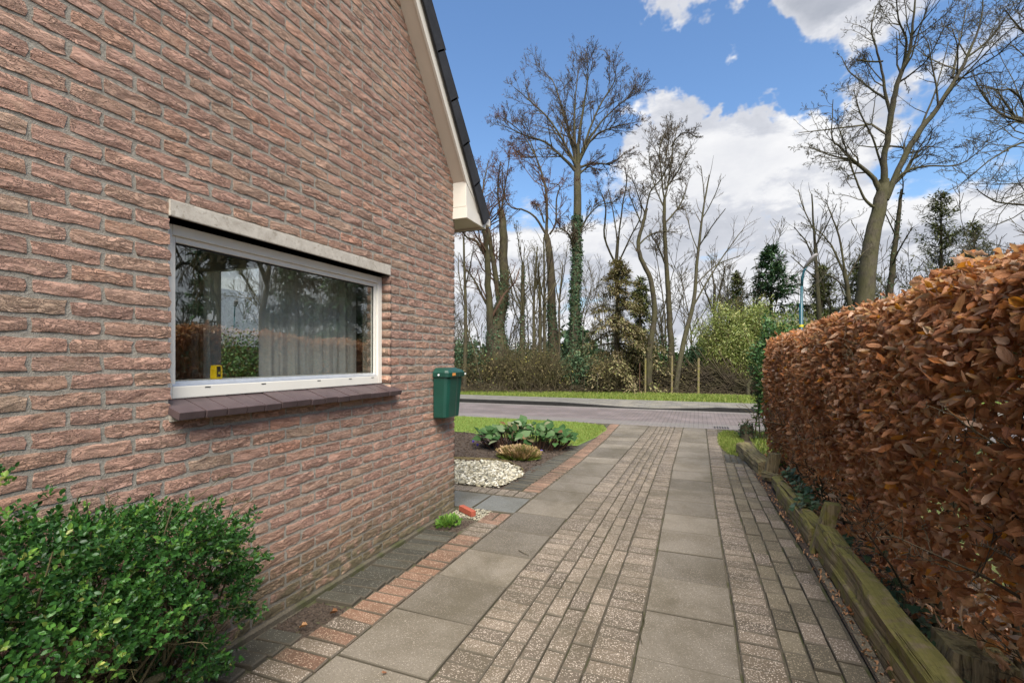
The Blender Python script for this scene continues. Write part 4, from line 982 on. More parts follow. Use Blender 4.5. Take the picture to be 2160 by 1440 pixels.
wtree('tall bare tree mirrored above the curtain', 14.5, 16.5, 12, 3.4, n=11)
wtree('bare tree across the road seen through the side window, nearer one', -15.5, 15.6, 9, 3.0, n=12, group='trees seen through the window')
wtree('bare tree beside the slate-roofed house seen through the side window', -21.5, 18.5, 9, 3.2, n=12, group='trees seen through the window')
# conifers
def conifer(label, u, vtop, D, Rb, m, density=1.0, bare=.12, sag=.25, name='conifer', step=.34, ln=.22, zlow=.3, twist=0):
    tp = at(u, vtop, D); x, y, H = tp; x0 = tp[0]; root = empty(name, (x, y, 0), label, 'conifer', 'conifers in the wood'); br = []; pos = []; dr = []
    z = H-.1
    while z > zlow:
        f = (H-z)/H; rad = Rb*(f**.75)*random.uniform(.8, 1.15)+.08
        k = int(random.uniform(4, 7))
        for j in range(k):
            a = random.uniform(0, 6.28); L = rad*random.uniform(.65, 1.15); d = np.array((math.cos(a), math.sin(a), .30 if f < .4 else .05)); 
            n_ = 5; P = [np.array((0, 0, z))+d*L*t+np.array((0, 0, -sag*L*t*t)) for t in np.linspace(0, 1, n_)]; P = np.array(P); br.append((P, np.linspace(.012+.012*L, .006, n_)))
            m_ = int(26*L*density)+5; t = R.random(m_)**.7; i = np.minimum((t*(n_-1)).astype(int), n_-2); w = (t*(n_-1)-i)[:, None]
            c = P[i]*(1-w)+P[i+1]*w; side = R.normal(0, 1, (m_, 3))*np.array((1, 1, .45)); side /= np.linalg.norm(side, axis=1, keepdims=True)
            off = R.random(m_)[:, None]*.30*(L*.35+.1)
            pos.append(c+side*off); dr.append(side*.8+d*.9+np.array((0, 0, -.25)))
        z -= step*random.uniform(.6, 1.2)*(.55+.6*f)
    tube_obj('trunk', [(np.array([(0, 0, 0), (0, 0, H*.5), (0, 0, H)]), np.array([.018*H, .011*H, .01]))], 8, 'bark_dark', root)
    tube_obj('boughs', br, 3, 'bark_dark', root)['kind'] = 'stuff'
    pos = np.concatenate(pos); dr = np.concatenate(dr); k = len(pos)
    pos = np.repeat(pos, 2, 0)+R.normal(0, .05, (2*k, 3)); dr = np.repeat(dr, 2, 0)+R.normal(0, .5, (2*k, 3)); k *= 2
    scatter_obj('foliage', m, TPL_NEEDLE, pos, dr, rdir(k)*.4+np.array((0, 0, 1.)), R.uniform(.6, 1.4, k)*ln, R.random(k), root)['kind'] = 'stuff'
    return root
conifer('blue-green spruce with layered boughs and a pointed top, left of the street lamp', 1627, 517, 24, 3.1, 'needle_green', 1.15, sag=.15, ln=.26, step=.46)
conifer('dark slim conifer half hidden just left of the spruce', 1553, 575, 25, 1.1, 'needle_olive', 1.5, ln=.22)
conifer('brownish drooping conifer with thin foliage in the middle of the wood', 1302, 545, 19.8, 2.7, 'needle_brown', 2.3, sag=.45, ln=.15, zlow=.6)
conifer('narrow olive conifer right behind the brownish drooping one', 1350, 585, 21.5, .85, 'needle_olive', 2.0, sag=.3, ln=.22)
conifer('small brown pointed conifer right of the street lamp', 1733, 560, 22.5, 1.3, 'needle_olive', 1.6, ln=.22)
conifer('feathery conifer around the foot of the huge bare tree', 1815, 545, 19.2, 1.9, 'needle_olive', 1.5, sag=.1, ln=.15)
conifer('tall dark yew showing above the hedge at the right', 1985, 405, 20.5, 2.0, 'needle_olive', 1.5, sag=-.3, ln=.14, step=.34)
conifer('broad dark yew at the right end of the hedge top', 2055, 470, 21, 1.9, 'needle_olive', 1.3, sag=-.25, ln=.14, step=.36)
conifer("dark spruce in the neighbour's garden mirrored at the right of the window", 1, 1, 1, .01, 'needle_green', .1) if False else None
def garden_conifer():
    x, y, H = 11.5, 18.5, 10; n0 = globals()['at']
    globals()['at'] = lambda u, v, D: np.array((x, y, H)); r = conifer("dense dark spruce in the neighbour's garden mirrored at the right of the window", 0, 0, 1, 2.0, 'needle_green', 1.5, ln=.28, step=.4); globals()['at'] = n0
garden_conifer()
def far_conifer(x, y, H, R_, label):
    n0 = globals()['at']; globals()['at'] = lambda u, v, D: np.array((x, y, H)); r = conifer(label, 0, 0, 1, R_, 'needle_green', .9, ln=.36, step=.6); globals()['at'] = n0
far_conifer(16.5, 20.5, 11, 2.6, "dark conifer in the neighbour's garden mirrored behind the spruce")
far_conifer(18.5, 17.0, 9.5, 2.6, "dark conifer in the neighbour's garden mirrored above the middle of the curtain")
# ------------------------------------------------------------------ bushes
def bush(name, label, cat, c, rad, m, nleaf, ls, tpl=TPL_DIA, stems=40, stem_m='twig_olive', stem_r=.008, upright=.6, shell=.5, group=None, tn=None, lean=(0, 0), kind=None, updir=.3):
    c = np.array(c, float); rad = np.array(rad, float); root = empty(name, (c[0], c[1], 0), label, cat, group); sh = np.array((c[0], c[1], 0))
    br = []
    for _ in range(stems):
        b = np.array((random.gauss(0, rad[0]*.35), random.gauss(0, rad[1]*.35), 0)); d = rdir(1)[0]; d[2] = abs(d[2]); tip = d*rad*random.uniform(.7, 1.05)+np.array((0, 0, c[2]))
        mid = (b+tip)/2+rdir(1)[0]*rad*.18; P = smooth_poly([b, mid, tip], 3); br.append((P, np.linspace(stem_r*1.6, stem_r*.6, len(P))))
        grow(P, np.linspace(stem_r*1.6, stem_r, len(P)), 5, .35, (.4, 1), .1, .2, 3, 2, br, stem_r*.55)
    tube_obj('stems', br, 3, stem_m, root)['kind'] = 'stuff'
    if nleaf:
        d = rdir(nleaf); r = 1-R.random(nleaf)**1.0*shell; 
        lump = 1+.22*np.sin(d[:, 0]*7+c[0]*3)*np.sin(d[:, 2]*6+c[1])+.15*np.sin(d[:, 1]*11+2)
        p = d*rad*(r*lump)[:, None]+np.array((0, 0, c[2])); keep = p[:, 2] > .03; p = p[keep]; d = d[keep]; k = len(p)
        scatter_obj('leaves', m, tpl, p, rdir(k)+d*.5+np.array((0, 0, updir)), d+rdir(k)*.6, R.uniform(.6, 1.3, k)*ls, R.random(k), root)['kind'] = 'stuff'
    return root
bush('forsythia_bush', 'tangled olive-brown bush with sparse yellow flecks between the trees', 'bush', at(1118, 790, 19.3)*[1, 1, 0]+[0, 0, .9], (1.7, .8, 1.2), 'brush_leaf', 3600, .05, stems=270, stem_m='twig_olive', shell=.6, group='undergrowth bushes')
bush('thorn_bush', 'dense twiggy brown bush under the twin-trunk tree', 'bush', at(1030, 800, 19.8)*[1, 1, 0]+[0, 0, .8], (1.6, .8, 1.1), 'brush_leaf', 2200, .06, stems=240, shell=.7, group='undergrowth bushes')
bush('holly_bush', 'dark glossy evergreen bush under the ivy-clad fan tree', 'bush', at(1215, 780, 19.4)*[1, 1, 0]+[0, 0, .75], (1.0, .6, 1.0), 'ivy_leaf', 5600, .10, stems=40, shell=.8, group='undergrowth bushes')
bush('holly_bush', 'dark evergreen bush left, behind the mailbox', 'bush', at(960, 770, 20.3)*[1, 1, 0]+[0, 0, 1.0], (1.9, .7, 1.3), 'ivy_leaf', 5200, .11, stems=60, shell=.8, group='undergrowth bushes')
bush('laurel_bush', 'mid-green leafy bush between the S-curved and the straight tall tree', 'bush', at(1398, 740, 21.5)*[1, 1, 0]+[0, 0, 1.1], (1.5, .6, .9), 'holly_leaf', 3800, .11, stems=40, shell=.9, group='undergrowth bushes')
bush('laurel_bush', 'dark leafy bush behind the slanting sparse tree', 'bush', at(1460, 735, 22)*[1, 1, 0]+[0, 0, 1.1], (1.3, .6, .9), 'ivy_leaf', 3600, .12, stems=30, shell=.9, group='undergrowth bushes')
bush('mossy_shrub', 'yellow-green lichened twiggy shrub hanging over the verge below the brown conifer', 'bush', at(1275, 775, 18.8)*[1, 1, 0]+[0, 0, 1.0], (1.0, .5, .55), 'brush_leaf', 900, .06, stems=90, stem_m='twig_olive', shell=.9, group='undergrowth bushes')
bush('evergreen_climber', 'glossy green holly bush against the far end of the beech hedge', 'bush', (1.22, 9.2, 1.15), (.36, .42, .95), 'holly_leaf', 6500, .05, stems=30, shell=.35, tpl=TPL_SMALL)
bush('bamboo_clump', 'big yellow-green bamboo clump beyond the road left of the hedge', 'bamboo', at(1560, 740, 19.6)*[1, 1, 0]+[0, 0, 2.05], (1.75, .9, 1.75), 'bamboo_leaf', 36000, .12, tpl=TPL_NEEDLE, stems=110, stem_m='twig_olive', shell=.75, updir=-.5)
bush('bamboo_clump', 'paler feathery bamboo clump behind the street lamp', 'bamboo', at(1690, 700, 20.5)*[1, 1, 0]+[0, 0, 1.9], (2.0, .9, 1.6), 'bamboo_leaf', 16000, .15, tpl=TPL_NEEDLE, stems=90, stem_m='twig_olive', shell=.8, updir=-.4)
bush('laurel_bush', 'green bush mass behind the hedge under the yews', 'bush', at(1930, 640, 20.5)*[1, 1, 0]+[0, 0, 1.8], (3.4, .9, 1.7), 'holly_leaf', 9000, .14, stems=50, shell=.8, group='undergrowth bushes')
culms = []
c0 = at(1570, 740, 19.1)*[1, 1, 0]
for i in range(48):
    x = random.uniform(-1.3, 1.3); b_ = np.array((x, random.uniform(-.3, .3), 0)); culms.append((smooth_poly([b_, b_+(random.gauss(0, .05), .1, .7), b_+(random.gauss(0, .15), .4, 1.6)], 3), np.linspace(.014, .007, 7)))
cr = empty('bamboo_canes', tuple(c0), 'upright yellowish canes at the front foot of the big bamboo clump', 'bamboo'); tube_obj('canes', culms, 5, 'cane', cr)['kind'] = 'stuff'
bush('laurel_bush', 'green bush in front of the slate-roofed house seen through the window', 'bush', (-25.0, 19.8, 1.0), (5.0, 1.0, 2.2), 'holly_leaf', 7000, .16, stems=30, shell=.8, group='undergrowth bushes')
bush('holly_bush', 'dark ivy-green bush behind the thin saplings left of the alder', 'bush', at(1128, 735, 22)*[1, 1, 0]+[0, 0, 1.2], (2.2, .6, 1.1), 'ivy_leaf', 5000, .11, stems=50, shell=.9, group='undergrowth bushes')
bush('holly_bush', 'dark evergreen bush showing between the brown conifer and the S-curved tree', 'bush', at(1340, 735, 22.5)*[1, 1, 0]+[0, 0, 1.4], (2.2, .6, 1.4), 'ivy_leaf', 5200, .11, stems=50, shell=.9, group='undergrowth bushes')
# bramble and brushwood lining the foot of the wood: nobody could count it
br = []; lp = []; ld = []
for i in range(3400):
    u = random.uniform(930, 1620); D = random.uniform(18.4, 21.5); p = at(u, 800, D); p[2] = .08
    ln = random.uniform(.3, 1.25)*(1.0 if u < 1240 else .8); d = np.array((random.gauss(0, .8), random.gauss(0, .4), random.uniform(.2, 1.2))); d /= np.linalg.norm(d); q = [p]; c = p.copy()
    for s in range(5): d = d+np.array((random.gauss(0, .22), random.gauss(0, .2), -.14)); d /= np.linalg.norm(d); c = c+d*ln/5; c[2] = max(c[2], .09); q.append(c.copy())
    br.append((np.array(q), np.linspace(.012, .005, 6)))
tag(tube_obj('undergrowth', br, 3, 'twig', None), 'tangle of dead brambles and twigs along the foot of the wood', 'undergrowth', kind='stuff')
k = 17000; u = R.uniform(920, 1640, k); D = R.uniform(18.8, 23.5, k); L = (u-1080)/F*D; hh = R.random(k)**1.6*1.15
P = np.stack([-D*ST+L*CT, D*CT+L*ST, .08+hh], 1)
tag(scatter_obj('leaf_litter', 'brush_leaf', TPL_DIA, P, rdir(k), rdir(k), R.uniform(.04, .09, k), R.random(k)**1.6*.93, None), 'brown and olive leaves caught in the brambles below the trees', 'undergrowth', kind='stuff')
# stacked brushwood
bp = empty('brushwood_pile', tuple(at(1450, 826, 19.4)*[1, 1, 0]), 'long pile of cut branches stacked horizontally behind the wooden stakes', 'brushwood'); br = []
for i in range(1900):
    x = random.uniform(-2.6, 2.2); hmax = .92*max(.15, 1-(abs(x-.1)/2.8)**2); z = random.random()*hmax+.06; y = random.uniform(-.35, .5); l = random.uniform(.3, 1.5); a = random.gauss(.0, .22) if random.random() < .5 else random.gauss(0, .8)
    P = np.array([(x-l/2, y, z-a*l/2), (x, y+random.gauss(0, .05), z+random.gauss(0, .03)), (x+l/2, y+random.gauss(0, .08), z+a*l/2)]); P[:, 2] = np.clip(P[:, 2], .03, 2); br.append((P, np.linspace(random.uniform(.012, .026), .006, 3)))
tube_obj('sticks', br, 4, 'bark_dark', bp)['kind'] = 'stuff'
# background wood far off: dark scrub rows and houses
k = 30000; xs_ = R.uniform(-60, 60, k); ys_ = R.uniform(34, 42, k); hb = 2.0+1.1*np.sin(xs_*.5)+.8*np.sin(xs_*1.3+1)
P = np.stack([xs_, ys_, R.random(k)*np.clip(hb, .8, 6)], 1)
tag(scatter_obj('far_scrub', 'ivy_leaf', TPL_QUAD, P, rdir(k), rdir(k), R.uniform(.25, .55, k), R.random(k), None), 'dark line of far scrub glimpsed between the trunks', 'scrub', kind='stuff')
br = []
for i in range(230):
    x = random.uniform(-42, 34); y = random.uniform(22.5, 42); h = random.uniform(3.5, 7.5); p = smooth_poly([(x, y, 0), (x+random.gauss(0, .2), y, h*.5), (x+random.gauss(0, .5), y, h)], 3); r = np.linspace(.07, .015, len(p)); br.append((p, r))
    grow(p, r, 12, .42, (.4, .9), .15, .13, 3, 2, br, .014, .25)
tag(tube_obj('far_wood', br, 3, 'twig_grey', None), 'thin bare far-off woodland behind the row of trees', 'woodland', kind='stuff')
fb = empty('far_building', (-3, 46, 0), 'low building with a long white flat roof edge glimpsed through the trees', 'building')
MB().box(-16, 14, 0, 6, 0, 1.75).build('wall', 'far_wall', fb); MB().box(-16.2, 14.2, -.3, 6, 1.76, 2.15).build('roof_edge', 'far_roof', fb)
fh = empty('far_house', (-30, 23, 0), 'house with steep grey slate roof visible through the side window', 'house')
MB().box(-3.4, 3.4, -2, 5, 0, 2.3).build('wall', 'far_wall', fh); MB().prism([(-3.9, 2.2), (3.9, 2.2), (0, 6.2)], 1, -2.4, 5.4).build('roof', 'slate_far', fh)
# street lamps
def lamp(x, y, H, label, sign=False):
    r = empty('street_lamp', (x, y, 0), label, 'street lamp', 'teal street lamps'); 
    MB().tube([(0, 0, 0), (0, 0, 1.1), (0, 0, 1.12), (0, 0, H*.72), (.01, 0, H*.72+.01), (.015, 0, H*.84)], [.065, .065, .055, .055, .040, .038], 12).tube([(.015, 0, H*.84), (.03, 0, H*.90), (.07, -.01, H*.945), (.13, -.03, H*.975)], [.038, .036, .034, .034], 12).build('pole', 'teal_paint', r, smooth=True)
    MB().tube([(0, 0, H*.555), (0, 0, H*.572)], .062, 12).build('band', 'band_yellow', r)
    h = MB(); rings = []
    for t, w, hh in ((0, .05, .04), (.1, .10, .07), (.3, .135, .09), (.42, .13, .08), (.5, .07, .04)):
        rings.append([(t-.06, w*math.cos(a), hh*math.sin(a)*(1 if math.sin(a) > 0 else .35)) for a in np.arange(10)/10*2*math.pi])
    V, Fc = loft(rings); hd = MB().add(V, Fc).build('lamp_head', 'lamp_grey', r, smooth=True); hd.location = (.13, -.03, H*.975); hd.rotation_euler = (0, math.radians(-48), math.radians(-25))
    if sign:
        s = MB().box(-.34, .34, -.085, -.07, H*.42, H*.42+.17).build('name_sign', 'blue_sign', r)
        for k, wd in ((-.26, .12), (-.10, .18), (.12, .14)): MB().box(k, k+wd, -.088, -.0855, H*.42+.05, H*.42+.12).build('lettering', 'white_letter', s)
    return r
p = at(1690, 826, 14.3); lamp(p[0], p[1], 4.32, 'teal street lamp with a grey head rising behind the brown hedge')
p = at(494, 757, 30); lamp(p[0], p[1], 4.9, 'distant teal street lamp with a blue name sign, seen through the side window', True)
# wooden stakes on the verge
for (u, vt, vb, w, lab, mt) in [(1361, 755, 826, .07, 'left greenish wooden stake in the verge in front of the brushwood', 'timber_mossy'), (1417, 750, 835, .075, 'middle greenish wooden stake in the verge', 'timber_mossy'), (1473, 755, 838, .085, 'right and thickest greenish wooden stake in the verge', 'timber_mossy'),
        (1349, 765, 834, .035, 'thin rusty-brown stick standing left of the wooden stakes', 'twig_red'), (1260, 785, 832, .035, 'thin pale stick standing alone under the lichened shrub', 'bark_pale'), (1578, 800, 838, .13, 'short pale leaning post at the bamboo foot', 'bark_pale')]:
    D = 18.0; b = at(u, 826, D); top = CAMH-(vt-757)/F*D
    o = MB().tube([(0, 0, 0), (.005, 0, top*.5), (.01+(.12 if u == 1578 else 0), 0, top-.09)], w/2, 7).build('wooden_stake', mt, None); o.location = (b[0], b[1], .09); tag(o, lab, 'stake', 'stakes along the verge')
# ------------------------------------------------------------------ hedge
def hedge():
    root = empty('beech_hedge', (1.3, 3, 0), 'long clipped beech hedge with rust-brown winter leaves along the right side', 'hedge'); sh = np.array((1.3, 3, 0))
    Y0, Y1 = -.6, 7.1
    def face_x(y, z):      # left face
        return np.interp(y, [-1, 2, 4, 6, 7.1], [.97, .955, .93, .875, .84])+np.interp(z, [0, .25, .6, 1.2, 1.6, 1.9], [.20, .13, .04, 0.0, .04, .20])+.03*np.sin(y*3.1+z*2)+.02*np.sin(y*7.3-z*5)
    def top_z(y): return np.interp(y, [-1, 1, 2, 3.3, 5, 7.1], [1.86, 1.86, 1.84, 1.82, 1.76, 1.70])+.02*np.sin(y*5)
    n1 = 68000; y = Y0+(Y1-Y0)*R.random(n1); z = .12+R.random(n1)**.85*1.72; dep = R.random(n1)**1.8*.30-.02
    dens = np.interp(z, [.1, .35, .6, .9], [.20, .38, .72, 1.0])*np.clip(.62+1.0*np.sin(y*4.3+z*3)*np.sin(z*5.7+y*2.1)+.4*np.sin(y*9-z*8), .3, 1); keep = (R.random(n1) < dens) & (z < top_z(y)+.01); y, z, dep = y[keep], z[keep], dep[keep]
    A = np.stack([face_x(y, z)+dep, y, z], 1); nA = np.tile(np.array((-1., 0, .25)), (len(A), 1))
    n2 = 25000; y = Y0+(Y1-Y0)*R.random(n2); x = R.uniform(0, .85, n2); A2 = np.stack([face_x(y, 1.6)+.02+x, y, top_z(y)-R.random(n2)**1.6*.22-.06*(x > .75)+R.random(n2)**6*.07-.10*np.exp(-x/.06)], 1); nB = np.tile(np.array((0, 0, 1.)), (n2, 1))
    n3 = 4800; x = R.uniform(0, .8, n3); z = .1+R.random(n3)*1.6; A3 = np.stack([.86+x, Y1-R.random(n3)**1.5*.2+.02*np.sin(z*9), z], 1); nC = np.tile(np.array((-.2, 1., .1)), (n3, 1))
    n4 = 5000; A4 = np.stack([R.uniform(1.1, 1.75, n4), R.uniform(Y0, Y1, n4), R.uniform(.15, 1.7, n4)], 1); nD = rdir(n4)
    P = np.concatenate([A, A2, A3, A4]); Nn = np.concatenate([nA, nB, nC, nD]); k = len(P)
    dirs = rdir(k)*1.1+np.array((0, 0, -.6))+Nn*.35; isT = np.zeros(k, bool); isT[len(A):len(A)+n2] = True
    dirs[isT] = rdir(isT.sum())*np.array((1, 1, .45))+np.array((-.25, 0, -.05))
    ups = Nn*.8+rdir(k)*1.1; sc = R.uniform(.026, .054, k); sc[P[:, 1] > 4.5] *= 1.0
    tone = np.clip(R.beta(1.5, 1.7, k)*.92+isT*R.uniform(0, .22, k), 0, 1); tone[R.random(k) < .012] = .99
    D = P[:, 1]*CT-P[:, 0]*ST; Lt = P[:, 0]*CT+P[:, 1]*ST; uu = 1080+F*Lt/np.maximum(D, .1); vv = 757-F*(P[:, 2]-CAMH)/np.maximum(D, .1)
    vis = (D > .6) & (uu < 2150) & (vv > 480) & (vv < 1430) & (P[:, 0]-face_x(P[:, 1], P[:, 2]) < .035)
    size = np.where(vis, sc/np.maximum(D, .1), 0); idx = np.argsort(-size)[:300]; rest = np.ones(k, bool); rest[idx] = False
    scatter_obj('leaves', 'beech_leaf', TPL_BEECH, P[rest]-sh, dirs[rest], ups[rest], sc[rest], tone[rest], root, True)['kind'] = 'stuff'
    meshes = []
    for tv, tf, tu in TPL_BEECH:
        me = npmesh(tv, [tf], None, True, tu); me.materials.append(M['beech_leaf_single']); meshes.append(me)
    Fm = frames(dirs[idx], ups[idx])
    for j, i in enumerate(idx):
        o = bpy.data.objects.new('leaf', meshes[j % 8]); link(o, root); m4 = Matrix(Fm[j].tolist()).to_4x4(); m4 = Matrix.Translation(Vector(P[i]-sh)) @ m4 @ Matrix.Scale(float(sc[i]), 4); o.matrix_local = m4
    # stems and twigs
    st = []; tw = []
    y = Y0+.1
    while y < Y1:
        x = 1.28+random.gauss(0, .05); b = np.array((x, y, 0)); h = random.uniform(1.3, 1.6); P_ = smooth_poly([b, b+(random.gauss(0, .04), random.gauss(0, .05), h*.5), b+(random.gauss(0, .08), random.gauss(0, .08), h)], 3)
        r = np.linspace(random.uniform(.016, .032), .008, len(P_)); st.append((P_, r)); grow(P_, r, 13, .40, (.7, 1.4), .12, .2, 4, 3, tw, .0022, .04); y += random.uniform(.16, .30)
    for p_, r in st:
        tube_obj('stem', [(p_-sh, r)], 7, 'bark_dark', root)
    tube_obj('twigs', [(p_-sh, r) for p_, r in tw], 3, 'twig', root)['kind'] = 'stuff'
hedge()
# fallen leaves and twigs in bed under hedge
k = 2600; y = R.uniform(.3, 7.8, k); x = R.uniform(.80, 1.5, k)
P = np.stack([x, y, .012+R.random(k)*.05], 1)
tag(scatter_obj('fallen_leaves', 'beech_leaf', TPL_BEECH, P, rdir(k)*[1, 1, .2], rdir(k)*.5+[0, 0, 1], R.uniform(.03, .06, k), R.beta(2, 3, k), None, True), 'fallen beech leaves covering the soil under the hedge', 'leaf litter', kind='stuff')
k = 320; y = R.uniform(1.5, 6.6, k); x = np.interp(y, [0, 4, 6.3], [.80, .765, .70])-.005+R.normal(0, .018, k)
P = np.stack([x, y, .012+R.random(k)*.01], 1)
tag(scatter_obj('leaf_crumbs', 'dead_leaf', TPL_BEECH, P, rdir(k)*[1, 1, .2], rdir(k)*.5+[0, 0, 1], R.uniform(.010, .025, k), R.random(k), None, True), 'crumbled leaves in the gap between pavers and timber edging', 'leaf litter', kind='stuff')
# ivy along the hedge foot
def ivy_patch(label, pts, n, r, s):
    P = []; 
    for (x, y, z) in pts: P.append(np.array((x, y, z))+R.normal(0, 1, (n, 3))*[r, r*1.5, r*.5])
    P = np.concatenate(P); P[:, 2] = np.maximum(P[:, 2], .03); k = len(P); pos = P
    c = P.mean(0); c[2] = 0; root = empty('ivy', tuple(c), label, 'ivy', 'ivy along the hedge foot')
    prof = lambda t: [1.0, .95, .5, .1][min(3, int(t*3.01))]
    scatter_obj('leaves', 'ivy_near', [leaf_tpl(3, .5, -.1, .12, prof)], pos-c, rdir(k)*[1, 1, .5]+[-.4, 0, -.2], rdir(k)*.5+[-.5, -.2, .9], R.uniform(.7, 1.3, k)*s, R.random(k), root)['kind'] = 'stuff'
    br = []
    for _ in range(14):
        i = R.integers(0, k, 3); br.append((smooth_poly(pos[i]-c, 3), np.full(7, .0018)))
    tube_obj('vines', br, 4, 'twig_olive', root)
ivy_patch('ivy tuft with blue-green leaves beside the stepped timber and post', [(.93, 5.1, .22), (.90, 4.7, .20), (.95, 5.6, .22)], 60, .06, .05)
ivy_patch('sparse ivy trailing behind the long mossy beam', [(1.0, 3.9, .14), (1.03, 3.4, .12), (1.04, 3.0, .12), (1.02, 2.7, .12)], 26, .06, .048)
ivy_patch('small ivy spray with pale veins on top of the near stump', [(1.20, 2.08, .24)], 20, .045, .055)
# ------------------------------------------------------------------ timber edging
def log(name, label, p0, p1, w, h, m, rx=0, seed=0, sag=0.0, taper=1.0, notch=0):
    p0 = np.array(p0, float); p1 = np.array(p1, float); d = p1-p0; L = np.linalg.norm(d); n = 22; rr = np.random.default_rng(seed); rings = []
    prof = [(-.5, -.5), (-.5, .0), (-.48, .36), (-.34, .5), (0, .53), (.34, .5), (.5, .3), (.5, -.5)]
    ph = rr.uniform(0, 6, 8)
    for i in range(n+1):
        t = i/n; s = 1-(1-taper)*t; ring = []
        for j, (a, b) in enumerate(prof):
            k_ = 1+.07*math.sin(t*7+ph[j])+.05*math.sin(t*19+ph[(j+3) % 8])+rr.normal(0, .018)
            if notch and j in (1, 2) : k_ -= notch*max(0, math.sin(t*9+ph[0]))
            ring.append((a*w*s*k_, t*L, b*h*s*k_+h/2+sag*math.sin(math.pi*t)))
        rings.append(ring)
    V, Fc = loft(rings); o = MB().add(V, Fc).build(name, m, None, smooth=False)
    o.location = tuple(p0); o.rotation_euler = (math.asin(d[2]/L), 0, math.atan2(-d[0], d[1])); return tag(o, label, 'timber', 'timber edging along the hedge')
log('timber_beam', 'long thick yellow-green mossy timber beam, nearest part of the edging', (.895, 1.55, .035), (.865, 4.05, .055), .13, .17, 'timber_mossy', seed=2, notch=.25)
log('timber_rail', 'low split mossy rail in front of the long thick beam', (.832, 1.9, .0), (.812, 3.95, .0), .045, .11, 'timber_mossy', seed=5, taper=.8, notch=.3)
log('timber_beam', 'cracked weathered beam between the two upright posts', (.868, 4.15, .09), (.80, 5.9, .05), .10, .10, 'timber_mossy', seed=8, notch=.5)
log('timber_rail', 'low mossy board below the cracked beam', (.805, 4.2, 0), (.765, 5.55, 0), .05, .15, 'timber_mossy', seed=9, notch=.2)
log('timber_rail', 'short fallen board end at the foot of the far post', (.72, 6.25, .06), (.84, 5.95, .10), .07, .06, 'timber_grey', seed=11)
log('timber_sleeper', 'grey flat-topped sleeper between far post and grass patch', (.79, 6.55, 0), (.64, 7.95, 0), .20, .17, 'timber_grey', seed=12)
def post(label, x, y, w, h, lean, m, seed, tl=(0, 0)):
    rr = np.random.default_rng(seed); rings = []
    for i in range(6):
        t = i/5; s = w/2*(1-.06*t); rings.append([(sx*s*(1+rr.normal(0, .04))+lean[0]*t*h, sy*s*(1+rr.normal(0, .04))+lean[1]*t*h, t*h+(tl[0]*sx+tl[1]*sy if i == 5 else 0)) for sx, sy in ((-1, -1), (0, -1.04), (1, -1), (1.03, 0), (1, 1), (0, 1.0), (-1, 1), (-1.03, 0))])
    V, Fc = loft(rings); V = [(a, c, -b) for a, b, c in V]       # grain runs along local y
    o = MB().add(V, Fc).build('timber_post', m, None); o.location = (x, y, 0); o.rotation_euler = (math.pi/2, 0, 0); return tag(o, label, 'post', 'square posts of the timber edging')
post('square mossy post halfway along the edging, leaning right', .82, 4.10, .095, .37, (.28, .05), 'timber_mossy', 3)
post('far square post at the dark end of the hedge', .78, 6.35, .13, .32, (.20, 0), 'timber_grey', 4)
post('cut square stump nearest the camera at the bottom right', 1.085, 2.60, .23, .21, (.02, 0), 'timber_grey', 5, (-.012, .0))
stn = bush('ivied_stump', 'low stump overgrown with small ivy leaves beside the far grass patch', 'stump', (.80, 9.35, .16), (.14, .14, .18), 'ivy_leaf', 500, .035, stems=6, shell=.4)
MB().tube([(0, 0, 0), (0, 0, .26)], [.12, .10], 9).build('stump', 'bark', stn)
